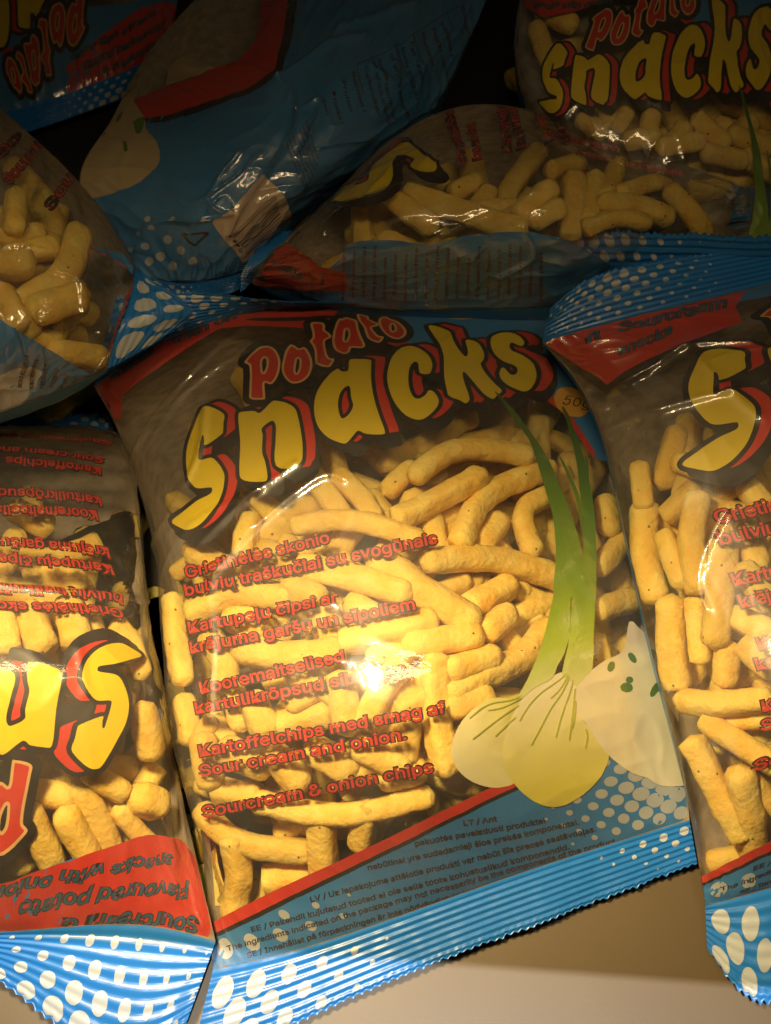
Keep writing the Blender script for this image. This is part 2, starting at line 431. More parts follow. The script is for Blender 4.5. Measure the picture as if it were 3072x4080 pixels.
class Bag:
    def __init__(self, rows, zs, seed, creases=(), rough=1.0, thick=0.045, floor=0.003):
        """rows: from the foot of the artwork to its head, five photo points each; zs: heights in mm"""
        self.seed = seed
        R = np.array(rows, float); Z = np.array(zs, float) / 1000.0
        ctl = np.concatenate([R, Z[..., None]], -1)            # v, x, 3
        self.ctl = ctl
        xs = np.linspace(0, W, 211); ys = np.linspace(0, H, 281)
        self.xs, self.ys = xs, ys
        a = nat_spline(KX, np.swapaxes(ctl, 0, 1), xs)         # x, v, 3
        g = nat_spline(KV, np.swapaxes(a, 0, 1), ys / H)       # y, x, 3
        self.px = g
        base = D2W(g[..., 0], g[..., 1], np.maximum(g[..., 2], 0.002))
        X, Y = np.meshgrid(xs, ys)
        n = self.normals(base)
        # soft puckers, sharper ones near the edges
        e = np.minimum(np.minimum(X, W - X) / 40, np.minimum(Y, H - Y) / 45).clip(0, 1)
        d = np.zeros_like(X)
        wx = X + 14 * pnoise(X / 40, Y / 40, seed + 5); wy = Y + 14 * pnoise(X / 40 + 9, Y / 40, seed + 6)
        rid = 1 - np.abs(pnoise(wx / 26, wy / 30, seed)) * 2.2
        d += 0.55e-3 * rid.clip(0, 1) ** 3
        rid2 = 1 - np.abs(pnoise(wx / 9 + wy / 30, wy / 34 - wx / 60, seed + 1)) * 2.4
        d += (0.10e-3 + 0.7e-3 * (1 - e)) * rid2.clip(0, 1) ** 3
        d += 0.10e-3 * pnoise(X / 5, Y / 5, seed + 2)
        d += 1.2e-3 * pnoise(X / 30, Y / 30, seed + 3)
        # gathers that run into the seals
        ge = np.exp(-Y / 16) + np.exp(-(H - Y) / 16)
        d += 0.9e-3 * ge * pnoise(X / 7, Y / 60, seed + 4)
        d *= rough
        self.P0 = base; self.N = n
        for pts, amp, wd in creases:
            q = np.array([self.inv(p) for p in pts])
            q = smooth_poly(q, 5, closed=False)
            dd = sd_line(q, X, Y)
            d += 1.35 * amp * 1e-3 * (0.75 * np.exp(-(dd / (1.35 * wd)) ** 2) + 0.35 * np.exp(-dd / (3 * wd)))
        env = np.minimum(1, np.minimum(np.minimum(X, W - X) / 3, np.minimum(Y, H - Y) / 3)).clip(0, 1)
        self.P = base + n * (d * env)[..., None]
        self.P[..., 2] = np.maximum(self.P[..., 2], 0.0012)
        self.N = self.normals(self.P)
        # back sheet
        u = X / W; v = Y / H
        B = self.P
        co = ((1 - u)[..., None] * B[:, :1] + u[..., None] * B[:, -1:] + (1 - v)[..., None] * B[:1] + v[..., None] * B[-1:]
              - ((1 - u) * (1 - v))[..., None] * B[0, 0] - (u * (1 - v))[..., None] * B[0, -1]
              - ((1 - u) * v)[..., None] * B[-1, 0] - (u * v)[..., None] * B[-1, -1])
        sag = thick * (np.sin(math.pi * u).clip(0) ** 0.45) * (np.sin(math.pi * v).clip(0) ** 0.45)
        co[..., 2] -= sag
        co[..., 2] += 0.0015 * pnoise(X / 25, Y / 25, seed + 8) * (env > 0.9)
        edge = (env <= 0)
        lim = np.where(edge, B[..., 2], np.minimum(B[..., 2] - 0.004 * np.minimum(env * 3, 1), 9))
        co[..., 2] = np.minimum(np.maximum(co[..., 2], floor), lim)
        self.B = co

    @staticmethod
    def normals(P):
        dx = np.gradient(P, axis=1); dy = np.gradient(P, axis=0)
        n = np.cross(dx, dy); n /= np.linalg.norm(n, axis=-1, keepdims=True) + 1e-12
        return n

    def inv(self, p):
        """photo point -> artwork point (mm) on the side that faces the camera"""
        if not hasattr(self, '_J'):
            g = self.px
            self._gx = np.gradient(g[..., :2], axis=1); self._gy = np.gradient(g[..., :2], axis=0)
            self._J = self._gx[..., 0] * self._gy[..., 1] - self._gx[..., 1] * self._gy[..., 0]
        g = self.px
        d = (g[..., 0] - p[0]) ** 2 + (g[..., 1] - p[1]) ** 2
        d = np.where(self._J < -0.5, d, 1e9)
        j, i = np.unravel_index(np.argmin(d), d.shape)
        a, b = self._gx[j, i], self._gy[j, i]
        r = np.array(p) - g[j, i, :2]
        det = a[0] * b[1] - a[1] * b[0]
        ux = (r[0] * b[1] - r[1] * b[0]) / det; uy = (a[0] * r[1] - a[1] * r[0]) / det
        return np.array([self.xs[i] + np.clip(ux, -40, 40), self.ys[j] + np.clip(uy, -40, 40) * (self.ys[1] - self.ys[0])])

    def invs(self, pts): return np.array([self.inv(p) for p in pts])

    def kd(self):
        if not hasattr(self, '_kd'):
            from mathutils.kdtree import KDTree
            self.KP = self.P.reshape(-1, 3); self.KN = self.N.reshape(-1, 3)
            self._kd = KDTree(len(self.KP))
            for i, p in enumerate(self.KP): self._kd.insert(p, i)
            self._kd.balance()
        return self._kd

    def film_z(self, p):
        q = self.inv(p)
        return self.sample(np.array([q]), 0)[0]

    def sample(self, q, off):
        x = np.clip(q[:, 0], 0.0, W - 0.001); y = np.clip(q[:, 1], 0.0, H - 0.001)
        fx = x; fy = y / (H / 280.0)
        i = np.floor(fx).astype(int).clip(0, 209); j = np.floor(fy).astype(int).clip(0, 279)
        a = (fx - i)[:, None]; b = (fy - j)[:, None]
        def bl(G): return (G[j, i] * (1 - a) + G[j, i + 1] * a) * (1 - b) + (G[j + 1, i] * (1 - a) + G[j + 1, i + 1] * a) * b
        P = bl(self.P)
        N = bl(self.N); N /= np.linalg.norm(N, axis=1, keepdims=True)
        return P + N * off

def grid_faces(ny, nx, flip=False):
    j, i = np.meshgrid(np.arange(ny - 1), np.arange(nx - 1), indexing='ij')
    a = (j * nx + i).ravel()
    f = np.stack([a, a + 1, a + nx + 1, a + nx], 1)
    return f[:, ::-1] if flip else f

# ------------------------------------------------------------------ artwork (flat, in mm) -- one list of pieces per sub-part
# piece = (verts2d, faces, material key, layer)
class Art(dict):
    def add(self, part, vf, mat, layer):
        v, f = vf
        if len(v) and len(f): self.setdefault(part, []).append((np.asarray(v, float), f, mat, layer))

def poly_fill(polys, h=2.5):
    X, Y = field_grid(polys, h, h * 1.5)
    return fill_field(X, Y, sdf_polys(polys, X, Y))

def clip_body(polys):
    out = []
    for p in polys:
        q = p.copy(); q[:, 0] = q[:, 0].clip(0, W); q[:, 1] = q[:, 1].clip(0, H); out.append(q)
    return out

def put_art(bag, root_part, art):
    for part, pieces in art.items():
        mats, mi, V, F, FM, UV = [], {}, [], [], [], []
        n = 0
        for v, f, mk, layer in pieces:
            if mk not in mi: mi[mk] = len(mats); mats.append(M[mk])
            V.append(bag.sample(v, -(0.75 - 0.055 * layer) * 1e-3)); UV.append(v / 300.0)
            for t in f: F.append(tuple(int(k) + n for k in t)); FM.append(mi[mk])
            n += len(v)
        mesh_obj(part.split('#')[0], np.concatenate(V), F, mats, root_part, FM, np.concatenate(UV))

def Dz(ox, oy, sc):
    return lambda pts: [((ox + x / sc) / 1.84393, (oy + y / sc) / 1.84393) for x, y in pts]
Z1 = Dz(640, 1560, 2.0); Z2 = Dz(1220, 1260, 1.666); Z3 = Dz(940, 1210, 2.0); Z4 = Dz(1740, 1500, 1.666); Z5 = Dz(1740, 2300, 1.666)

# ------------------------------------------------------------------ bag shapes
SHAPES = {}
SHAPES['central'] = dict(
    rows=[[(460, 2095), (585, 2068), (833, 1990), (1160, 1875), (1490, 1772)],
          [(425, 1700), (400, 1700), (655, 1648), (1005, 1567), (1455, 1470)],
          [(375, 1360), (352, 1352), (605, 1298), (955, 1225), (1385, 1140)],
          [(285, 1010), (340, 992), (560, 945), (885, 885), (1312, 850)],
          [(203, 834), (290, 772), (500, 683), (850, 664), (1235, 690)]],
    zs=[[8, 10, 12, 12, 8], [12, 34, 63, 71, 22], [16, 42, 71, 79, 28], [26, 48, 72, 77, 38], [46, 54, 60, 60, 52]],
    bottom=([(410, 2300), (560, 2245), (850, 2120), (1180, 1992), (1506, 1866)], [4, 4, 5, 5, 5]),
    top=([(250, 640), (318, 628), (515, 640), (800, 656), (1200, 674)], [70, 74, 76, 70, 60]))
SHAPES['right'] = dict(
    rows=[[(1524, 1958), (1645, 1925), (1890, 1850), (2200, 1770), (2540, 1690)],
          [(1472, 1670), (1586, 1612), (1826, 1560), (2170, 1480), (2510, 1400)],
          [(1380, 1290), (1484, 1255), (1775, 1192), (2100, 1110), (2440, 1030)],
          [(1292, 918), (1384, 872), (1735, 795), (2090, 712), (2430, 640)],
          [(1172, 740), (1250, 715), (1548, 640), (1900, 555), (2250, 470)]],
    zs=[[8, 12, 14, 14, 14], [30, 60, 85, 85, 60], [45, 72, 92, 92, 70], [54, 76, 92, 92, 75], [70, 74, 80, 82, 82]],
    bottom=([(1528, 2052), (1640, 2172), (1890, 2000), (2210, 1900), (2550, 1810)], [3, 4, 6, 6, 6]),
    top=([(1190, 662), (1262, 604), (1480, 552), (1760, 508), (2100, 470)], [88, 90, 92, 94, 95]))
SHAPES['inverted'] = dict(
    rows=[[(240, 940), (225, 930), (40, 922), (-250, 918), (-560, 930)],
          [(290, 1020), (262, 990), (60, 965), (-250, 960), (-600, 980)],
          [(314, 1310), (304, 1268), (60, 1225), (-300, 1215), (-700, 1230)],
          [(354, 1550), (343, 1548), (65, 1530), (-320, 1530), (-740, 1550)],
          [(466, 2034), (340, 2003), (60, 2010), (-340, 2030), (-780, 2060)]],
    zs=[[20, 22, 25, 25, 20], [22, 38, 55, 58, 40], [24, 48, 78, 80, 60], [24, 50, 82, 85, 60], [16, 18, 22, 22, 20]],
    top=([(400, 2218), (275, 2300), (-20, 2113), (-420, 2080), (-850, 2100)], [10, 9, 9, 9, 9]),
    bottom=([(250, 900), (225, 895), (40, 885), (-250, 880), (-560, 890)], [12, 12, 12, 12, 12]))
SHAPES['upper_left'] = dict(
    rows=[[(232, 797), (246, 745), (268, 690), (286, 630), (292, 574)],
          [(110, 850), (122, 760), (150, 650), (178, 540), (198, 425)],
          [(-10, 895), (0, 780), (20, 620), (40, 450), (58, 284)],
          [(-140, 945), (-130, 800), (-110, 600), (-95, 380), (-100, 160)],
          [(-300, 1000), (-300, 820), (-290, 580), (-290, 300), (-300, 50)]],
    zs=[[74, 80, 84, 82, 76], [82, 98, 110, 104, 84], [82, 106, 120, 114, 88], [80, 105, 120, 112, 88], [80, 90, 100, 95, 85]],
    bottom=([(332, 744), (388, 706), (420, 666), (360, 624), (296, 583)], [72, 76, 84, 88, 84]),
    top=([(-360, 1000), (-360, 820), (-350, 580), (-350, 300), (-360, 50)], [80, 80, 80, 80, 80]))
SHAPES['back_panel'] = dict(
    rows=[[(270, 590), (350, 606), (430, 608), (510, 592), (590, 545)],
          [(172, 400), (330, 440), (460, 470), (600, 460), (722, 412)],
          [(235, 268), (410, 290), (570, 320), (730, 330), (880, 298)],
          [(315, 122), (500, 140), (660, 170), (820, 180), (975, 175)],
          [(480, -60), (640, -60), (790, -60), (930, -60), (1075, -60)]],
    zs=[[62, 66, 70, 68, 60], [66, 88, 96, 92, 66], [68, 96, 108, 100, 68], [68, 96, 108, 100, 68], [66, 76, 84, 78, 66]],
    bottom=([(285, 625), (355, 640), (430, 645), (510, 630), (590, 580)], [58, 58, 58, 58, 56]),
    top=([(520, -140), (660, -140), (800, -140), (940, -140), (1080, -140)], [70, 70, 70, 70, 70]))
SHAPES['upside_down'] = dict(
    rows=[[(380, -755), (310, -740), (160, -715), (-30, -685), (-240, -665)],
          [(390, -545), (320, -530), (170, -505), (-20, -480), (-230, -455)],
          [(395, -335), (325, -320), (175, -295), (-15, -270), (-225, -245)],
          [(400, -135), (325, -120), (180, -95), (-10, -65), (-220, -45)],
          [(370, 90), (315, 130), (190, 185), (40, 235), (-160, 275)]],
    zs=[[16, 20, 26, 26, 20], [18, 36, 46, 46, 30], [18, 38, 50, 48, 30], [18, 34, 46, 44, 28], [14, 18, 24, 22, 16]],
    top=([(385, 145), (325, 185), (195, 240), (45, 290), (-150, 330)], [10, 12, 16, 16, 12]),
    bottom=([(375, -805), (305, -795), (155, -765), (-35, -740), (-245, -720)], [10, 10, 10, 10, 10]))
SHAPES['upper_right'] = dict(
    rows=[[(1180, 700), (1210, 715), (1320, 760), (1500, 810), (1750, 880)],
          [(1170, 500), (1200, 515), (1310, 560), (1490, 615), (1740, 680)],
          [(1150, 290), (1178, 320), (1290, 370), (1480, 412), (1740, 480)],
          [(1112, 110), (1138, 135), (1262, 165), (1470, 190), (1750, 225)],
          [(1140, -70), (1190, -60), (1300, -50), (1500, -55), (1780, -50)]],
    zs=[[30, 32, 36, 36, 34], [52, 56, 62, 62, 56], [74, 84, 92, 92, 80], [86, 102, 112, 112, 96], [96, 104, 110, 110, 100]],
    bottom=([(1180, 740), (1210, 760), (1320, 800), (1500, 850), (1750, 920)], [20, 20, 20, 20, 20]),
    top=([(1145, -150), (1195, -140), (1305, -130), (1505, -130), (1785, -130)], [100, 104, 106, 106, 100]))
SHAPES['reclining'] = dict(
    rows=[[(1622, 525), (1628, 495), (1630, 468), (1626, 440), (1612, 405)],
          [(1340, 640), (1346, 580), (1352, 500), (1352, 420), (1372, 316)],
          [(1080, 668), (1080, 605), (1080, 505), (1085, 385), (1108, 230)],
          [(790, 668), (785, 605), (788, 515), (808, 410), (880, 278)],
          [(540, 612), (548, 592), (562, 570), (598, 540), (650, 498)]],
    zs=[[70, 76, 82, 82, 78], [66, 84, 106, 110, 92], [66, 88, 116, 120, 96], [66, 88, 112, 116, 92], [66, 74, 82, 84, 78]],
    bottom=([(1680, 520), (1685, 495), (1688, 468), (1684, 440), (1670, 400)], [70, 74, 78, 78, 74]),
    top=([(520, 632), (520, 605), (528, 580), (550, 545), (590, 505)], [66, 70, 74, 74, 70]))
SHAPES['tucked'] = dict(
    rows=[[(1650, 330), (1560, 330), (1400, 330), (1220, 330), (960, 340)],
          [(1720, 400), (1600, 395), (1420, 395), (1220, 395), (930, 400)],
          [(1750, 480), (1620, 475), (1430, 475), (1220, 475), (900, 480)],
          [(1770, 560), (1640, 555), (1440, 555), (1210, 560), (880, 570)],
          [(1780, 640), (1650, 640), (1440, 640), (1200, 640), (860, 648)]],
    zs=[[20, 24, 26, 24, 20], [24, 38, 46, 40, 24], [28, 44, 54, 48, 28], [34, 48, 58, 54, 34], [64, 66, 68, 68, 66]],
    top=([(1790, 505), (1660, 508), (1420, 498), (1180, 505), (905, 530)], [100, 101, 103, 103, 98]),
    bottom=([(1650, 310), (1560, 310), (1400, 310), (1220, 310), (960, 320)], [16, 18, 20, 18, 16]))

CREASES = {
    'central': [([(285, 1010), (340, 900), (440, 780), (530, 715)], 1.3, 1.6), ([(330, 960), (400, 850), (560, 740)], 1.0, 1.5),
                ([(330, 1240), (345, 1150), (420, 1010), (445, 880)], 1.0, 1.4), ([(470, 1230), (560, 1130), (690, 1030), (745, 1035)], 0.9, 1.3),
                ([(455, 1270), (470, 1200), (540, 1140)], 0.8, 1.2), ([(455, 1560), (460, 1400), (450, 1290)], 0.9, 1.2),
                ([(600, 1340), (720, 1305)], 0.8, 1.5), ([(500, 1460), (640, 1415), (740, 1430)], 0.7, 1.8),
                ([(400, 1210), (520, 1090), (640, 1000)], 0.7, 1.2), ([(300, 1080), (255, 960), (235, 880)], 1.2, 1.5),
                ([(350, 1250), (420, 1130), (560, 1060)], 0.7, 1.3), ([(720, 740), (680, 800)], 0.6, 1.0), ([(1020, 690), (960, 740)], 0.7, 1.2),
                ([(1190, 700), (1180, 790), (1230, 860)], 0.8, 1.4)],
    'right': [([(1290, 880), (1400, 800), (1480, 750), (1620, 740)], 1.2, 1.6), ([(1300, 940), (1440, 880), (1590, 840)], 1.0, 1.6),
              ([(1480, 752), (1560, 830), (1640, 900)], 0.9, 1.4), ([(1580, 1080), (1510, 1240), (1530, 1320)], 1.0, 1.2),
              ([(1420, 1310), (1450, 1325), (1500, 1300)], 0.8, 1.2), ([(1480, 1700), (1560, 1850)], 0.9, 1.4), ([(1440, 1500), (1500, 1720), (1530, 1900)], 1.0, 1.5)],
    'inverted': [([(170, 1280), (310, 1305)], 1.0, 1.3), ([(310, 1305), (255, 1210)], 1.0, 1.2), ([(0, 1265), (140, 1285)], 0.9, 1.3),
                 ([(345, 1540), (300, 1680), (380, 1850)], 0.9, 1.4), ([(300, 1790), (440, 2000)], 0.9, 1.4), ([(185, 1500), (170, 1400)], 0.6, 1.2)],
    'upper_left': [([(0, 535), (95, 545)], 1.0, 1.5), ([(68, 485), (120, 560), (122, 590), (165, 610), (175, 680)], 1.2, 1.4), ([(40, 560), (68, 485), (75, 380)], 0.8, 1.3),
                   ([(40, 625), (50, 570)], 0.9, 1.2), ([(60, 800), (30, 700)], 0.8, 1.2), ([(200, 450), (240, 600), (210, 720)], 0.8, 1.3)],
    'back_panel': [([(600, 175), (640, 240), (560, 400), (500, 500)], 1.6, 1.8), ([(600, 175), (700, 100), (790, 80)], 1.6, 1.8), ([(640, 240), (690, 220), (650, 330)], 1.3, 1.6),
                   ([(300, 540), (345, 480), (420, 480), (500, 465)], 1.4, 1.5), ([(520, 330), (450, 430), (500, 465)], 1.0, 1.5), ([(850, 100), (860, 180), (800, 140)], 1.4, 1.6),
                   ([(730, 60), (830, 30), (900, 10)], 1.5, 2.0), ([(440, 430), (510, 380), (560, 330)], 0.9, 1.4)],
    'reclining': [([(950, 350), (1060, 295), (1130, 300), (1160, 300)], 1.2, 1.4), ([(1075, 380), (1100, 310), (1130, 300)], 1.1, 1.2), ([(1150, 420), (1130, 310)], 1.1, 1.2),
                  ([(1190, 370), (1160, 305), (1240, 330)], 1.1, 1.3), ([(1160, 300), (1300, 350), (1560, 410)], 1.0, 1.5), ([(950, 505), (1070, 470), (1020, 560)], 1.0, 1.3),
                  ([(1130, 490), (1155, 555), (1080, 600)], 1.0, 1.3), ([(740, 440), (800, 425), (880, 390)], 1.0, 1.2), ([(700, 500), (705, 560)], 0.9, 1.2), ([(620, 560), (740, 450)], 0.9, 1.3)],
}

LABELS = {
    'central': 'large clear snack bag in the middle with full yellow lettering and printed spring onion',
    'right': 'clear snack bag at the right edge with only the first big yellow S in view',
    'inverted': 'upside down snack bag at the bottom left with brightly lit blue ribbed seal',
    'upper_left': 'left edge snack bag whose blue dotted corner points right over the central bag',
    'back_panel': 'mostly blue snack bag turned to its back with barcode, red band and printed sour cream',
    'upside_down': 'dark blue upside down snack bag in the top left corner',
    'upper_right': 'dim snack bag in the top right corner with tilted yellow lettering above its sticks',
    'reclining': 'sideways clear snack bag behind the central bag with creased film and a blue text panel',
    'tucked': 'snack bag tucked beneath the pile with only its dark blue scalloped seal showing'}

TH_ = {'central': 0.050, 'tucked': 0.02}
BAGS = {}
for i, (k, sh) in enumerate(SHAPES.items()):
    BAGS[k] = Bag(sh['rows'], sh['zs'], 100 + i * 17, CREASES.get(k, ()), rough={'central': 0.45, 'back_panel': 1.5, 'upside_down': 1.4, 'upper_left': 1.3, 'reclining': 1.3}.get(k, 1.0), thick=TH_.get(k, 0.05))
CB = BAGS['central']

# ------------------------------------------------------------------ standard artwork, traced on the central bag
def dm(pts): return CB.invs(pts)
snacks = {
 'S': (Z1, [(312,160),(345,128),(395,122),(460,148),(505,185),(498,250),(495,310),(478,342),(362,425),(356,395),(352,358),(340,354),(330,400),(312,520),(322,548),(400,525),(450,560),(495,630),(508,690),(490,800),(440,920),(370,1010),(300,1070),(225,1105),(150,1080),(92,1035),(180,955),(290,870),(375,825),(405,800),(408,768),(385,762),(300,770),(255,740),(215,640),(200,540),(210,430),(250,310)], []),
 'n': (Z1, [(618,200),(624,168),(650,160),(740,152),(770,165),(800,160),(880,80),(920,68),(1000,85),(1060,120),(1085,170),(1110,280),(1130,420),(1128,540),(1105,580),(1070,620),(920,588),(915,400),(918,290),(905,240),(875,232),(805,290),(812,350),(808,480),(830,550),(848,640),(852,700),(830,718),(720,718),(640,690),(628,600),(632,400),(620,250)], []),
 'a': (Z2, [(285,292),(310,278),(420,285),(432,310),(430,400),(445,520),(480,640),(520,750),(510,778),(400,775),(345,755),(310,790),(265,838),(215,832),(130,790),(70,710),(50,600),(70,500),(120,420),(200,345),(235,362),(275,360),(282,330)],
       [[(245,480),(275,462),(292,475),(300,540),(312,590),(290,640),(250,672),(225,660),(210,590),(220,520)]]),
 'c': (Z2, [(560,290),(600,230),(650,200),(710,195),(770,220),(815,260),(838,310),(830,360),(810,378),(755,370),(745,310),(720,298),(690,330),(678,400),(685,470),(710,525),(745,542),(790,520),(820,485),(860,510),(882,560),(860,610),(800,665),(740,682),(660,650),(590,570),(550,480),(538,390)], []),
 'k': (Z2, [(812,68),(850,62),(940,95),(960,130),(1000,200),(1040,250),(1065,262),(1075,235),(1065,190),(1060,158),(1105,160),(1150,185),(1180,240),(1178,285),(1160,310),(1190,370),(1250,440),(1300,490),(1270,520),(1240,545),(1180,510),(1120,440),(1060,370),(1040,372),(1050,430),(1085,540),(1060,575),(1020,555),(950,525),(935,480),(918,380),(915,270),(895,200),(850,130)], []),
 's': (Z2, [(1225,160),(1240,130),(1290,108),(1350,105),(1410,125),(1445,160),(1448,180),(1430,195),(1400,185),(1365,172),(1350,195),(1370,225),(1440,255),(1500,300),(1528,360),(1525,420),(1490,480),(1440,497),(1370,470),(1310,430),(1285,380),(1300,340),(1320,345),(1360,385),(1395,380),(1405,345),(1380,320),(1320,300),(1270,265),(1235,215)], [])}
potato = [
 ([(75,460),(140,390),(200,350),(260,340),(310,365),(345,430),(348,500),(325,580),(280,635),(225,628),(228,740),(215,757),(120,755),(112,700),(115,560),(108,490),(85,475)], [[(205,465),(225,430),(245,440),(248,490),(230,540),(212,545)]]),
 ([(380,440),(400,370),(430,330),(455,328),(500,355),(545,345),(580,390),(602,450),(600,520),(570,580),(510,620),(440,625),(390,580),(368,520)], [[(480,450),(495,428),(510,450),(505,510),(485,555),(470,530)]]),
 ([(597,160),(620,148),(690,152),(705,180),(705,210),(740,235),(755,265),(710,290),(705,330),(720,400),(745,435),(780,440),(760,480),(735,500),(650,488),(635,450),(630,370),(610,320),(592,295),(615,262),(610,210)], []),
 ([(820,120),(850,120),(880,105),(950,125),(965,145),(975,200),(1000,270),(1025,325),(1000,345),(920,345),(900,380),(860,395),(800,370),(775,320),(775,260),(790,190)], [[(870,215),(885,195),(897,215),(900,250),(880,295),(862,285)]]),
 ([(970,80),(1050,95),(1060,120),(1130,155),(1120,175),(1080,185),(1100,220),(1130,255),(1172,265),(1160,290),(1130,303),(1060,275),(1040,240),(1020,180),(985,135)], []),
 ([(1140,130),(1165,100),(1200,98),(1230,115),(1290,140),(1345,195),(1352,240),(1320,270),(1270,275),(1200,245),(1155,190)], [[(1235,175),(1248,152),(1265,170),(1270,205),(1255,220),(1238,205)]])]

def comic_word(art):
    h = 0.42
    letters = []
    for k, (zf, outer, holes) in snacks.items():
        letters.append([smooth_poly(dm(zf(outer)), 4)] + [smooth_poly(dm(zf(q)), 4) for q in holes])
    allp = [p for l in letters for p in l]
    X, Y = field_grid(allp, h, 11)
    # per letter fields, then the union
    face = np.full(X.shape, -1e3); shadow = np.full(X.shape, -1e3); drop = np.full(X.shape, -1e3)
    for l in letters:
        c = np.mean(l[0], 0)
        lo = l[0].min(0) - 14; hi = l[0].max(0) + 16
        i0, i1 = np.searchsorted(X[0], [lo[0], hi[0]]); j0, j1 = np.searchsorted(Y[:, 0], [lo[1], hi[1]])
        sl = (slice(j0, j1), slice(i0, i1))
        x, y = X[sl], Y[sl]
        def at(sh, sc=1.0): return sdf_polys([(p - c) * sc + c + np.array(sh) for p in l], x, y)
        face[sl] = np.maximum(face[sl], at((0, 0)))
        s1 = at((5.3, 0.5), 1.03)
        shadow[sl] = np.maximum(shadow[sl], np.maximum(s1, at((3.0, 0.3), 1.015)))
        drop[sl] = np.maximum(drop[sl], np.maximum(s1 - 1.0, at((5.0, -5.8)) - 0.6))
        drop[sl] = np.maximum(drop[sl], at((2.5, -3.6)) - 0.3)
    outline = np.maximum(face + 1.9, np.maximum(shadow + 1.7, drop + 1.7))
    art.add('title_lettering', fill_field(X, Y, np.minimum(outline, -(face))), 'black', 5)
    redf = np.minimum(shadow, -(face + 1.7))
    art.add('title_lettering', fill_field(X, Y, redf), 'red', 6)
    art.add('title_lettering', fill_field(X, Y, face), 'yellow', 6)
    # second word
    letters = [[smooth_poly(dm(Z3(o)), 4)] + [smooth_poly(dm(Z3(q)), 4) for q in hs] for o, hs in potato]
    X, Y = field_grid([p for l in letters for p in l], 0.35, 5)
    f = np.full(X.shape, -1e3)
    for l in letters: f = np.maximum(f, sdf_polys(l, X, Y))
    art.add('word_lettering', fill_field(X, Y, np.minimum(f + 3.2, -f)), 'black', 7)
    art.add('word_lettering', fill_field(X, Y, np.minimum(f + 0.25, 0.75 - f)), 'creamline', 8)
    art.add('word_lettering', fill_field(X, Y, f - 0.75), 'red', 8)

LINES = [("Grietinėlės skonio", (403, 1248), (712, 1171)), ("bulvių traškučiai su svogūnais", (401, 1287), (945, 1173)),
         ("Kartupeļu čipsi ar", (410, 1368), (731, 1302)), ("krējuma garšu un sīpoliem", (414, 1411), (897, 1316)),
         ("Kooremaitselised", (436, 1499), (745, 1429)), ("kartulikrõpsud sibulaga", (425, 1542), (876, 1454)),
         ("Kartoffelchips med smag af", (432, 1635), (963, 1540)), ("Sour cream and onion.", (433, 1678), (878, 1597)),
         ("Sourcream & onion chips", (440, 1767), (936, 1668))]
SMALL = [("LT / Ant", (1003, 1785), (1074, 1775)), ("pakuotės pavaizduoti produktai", (898, 1829), (1179, 1779)),
         ("nebūtinai yra sudedamieji šios prekės komponentai.", (796, 1882), (1253, 1782)),
         ("LV / Uz iepakojuma attēlotie produkti var nebūt šīs preces sastāvdaļas.", (672, 1949), (1290, 1797)),
         ("EE / Pakendil kujutatud tooted ei ole selle toote kohustuslikud komponendid.", (544, 2014), (1232, 1835)),
         ("The ingredients indicated on the package may not necessarily be the components of the product", (491, 2055), (1331, 1823)),
         ("SE / Innehållet på förpackningen är inte nödvändigtvis /", (535, 2070), (1006, 1937))]

def px_text(art, part, body, p0, p1, em, off, mat, layer, bag, shear=0.0):
    v, f = px_line_text(body, p0, p1, em, off, shear=shear)
    vf = (bag.invs(v), f)
    vf = slice_mesh(vf, 1.6 if part != 'ingredient_text' else 2.4)
    art.add(part, vf, mat, layer)

# dot pattern of the artwork corners
def dot_r(x, y):
    def fall(d, a, b): return np.clip((b - d) / (b - a), 0, 1)
    bl = 0.45 * fall(math.hypot(x + 6, (y + 10) * 1.5), 22, 92)
    br = 0.60 * fall(math.hypot(x - 214, (y - 20) * 1.5), 12, 70)
    return max(bl, br)

def circle_cell(cx, cy, r, half, n=18):
    """circle clipped to its own square cell (cell turned 45 degrees)"""
    a = np.linspace(0, 2 * math.pi, n, endpoint=False)
    u = np.clip(r * np.cos(a), -half, half); v = np.clip(r * np.sin(a), -half, half)
    c = math.sqrt(0.5)
    return np.stack([cx + (u - v) * c, cy + (u + v) * c], 1)

def dots(test, rad, lo, hi):
    return dots_p(lambda x, y: x < 118 and test(x, y), rad, lo, hi, 9.6) + dots_p(lambda x, y: x >= 118 and test(x, y), rad, lo, hi, 6.8)
def dots_p(test, rad, lo, hi, PITCH):
    out = []
    c = math.sqrt(0.5) * PITCH
    for i in range(-80, 80):
        for j in range(-80, 80):
            x, y = (i - j) * c, (i + j) * c
            if lo[0] < x < hi[0] and lo[1] < y < hi[1] and test(x, y):
                r = rad(x, y) * PITCH
                if r > 0.5: out.append(circle_cell(x, y, r, PITCH / 2 - 0.02))
    return out

def pieces_from_polys(polys):
    if polys:
        return slice_mesh((np.concatenate(polys), [tuple(range(o, o + len(p))) for o, p in zip(np.cumsum([0] + [len(q) for q in polys[:-1]]), polys)]), 2.0)
    V, F, n = [], [], 0
    for p in polys:
        V.append(p); F.append(tuple(range(n, n + len(p)))); n += len(p)
    return (np.concatenate(V), F) if V else (np.zeros((0, 2)), [])

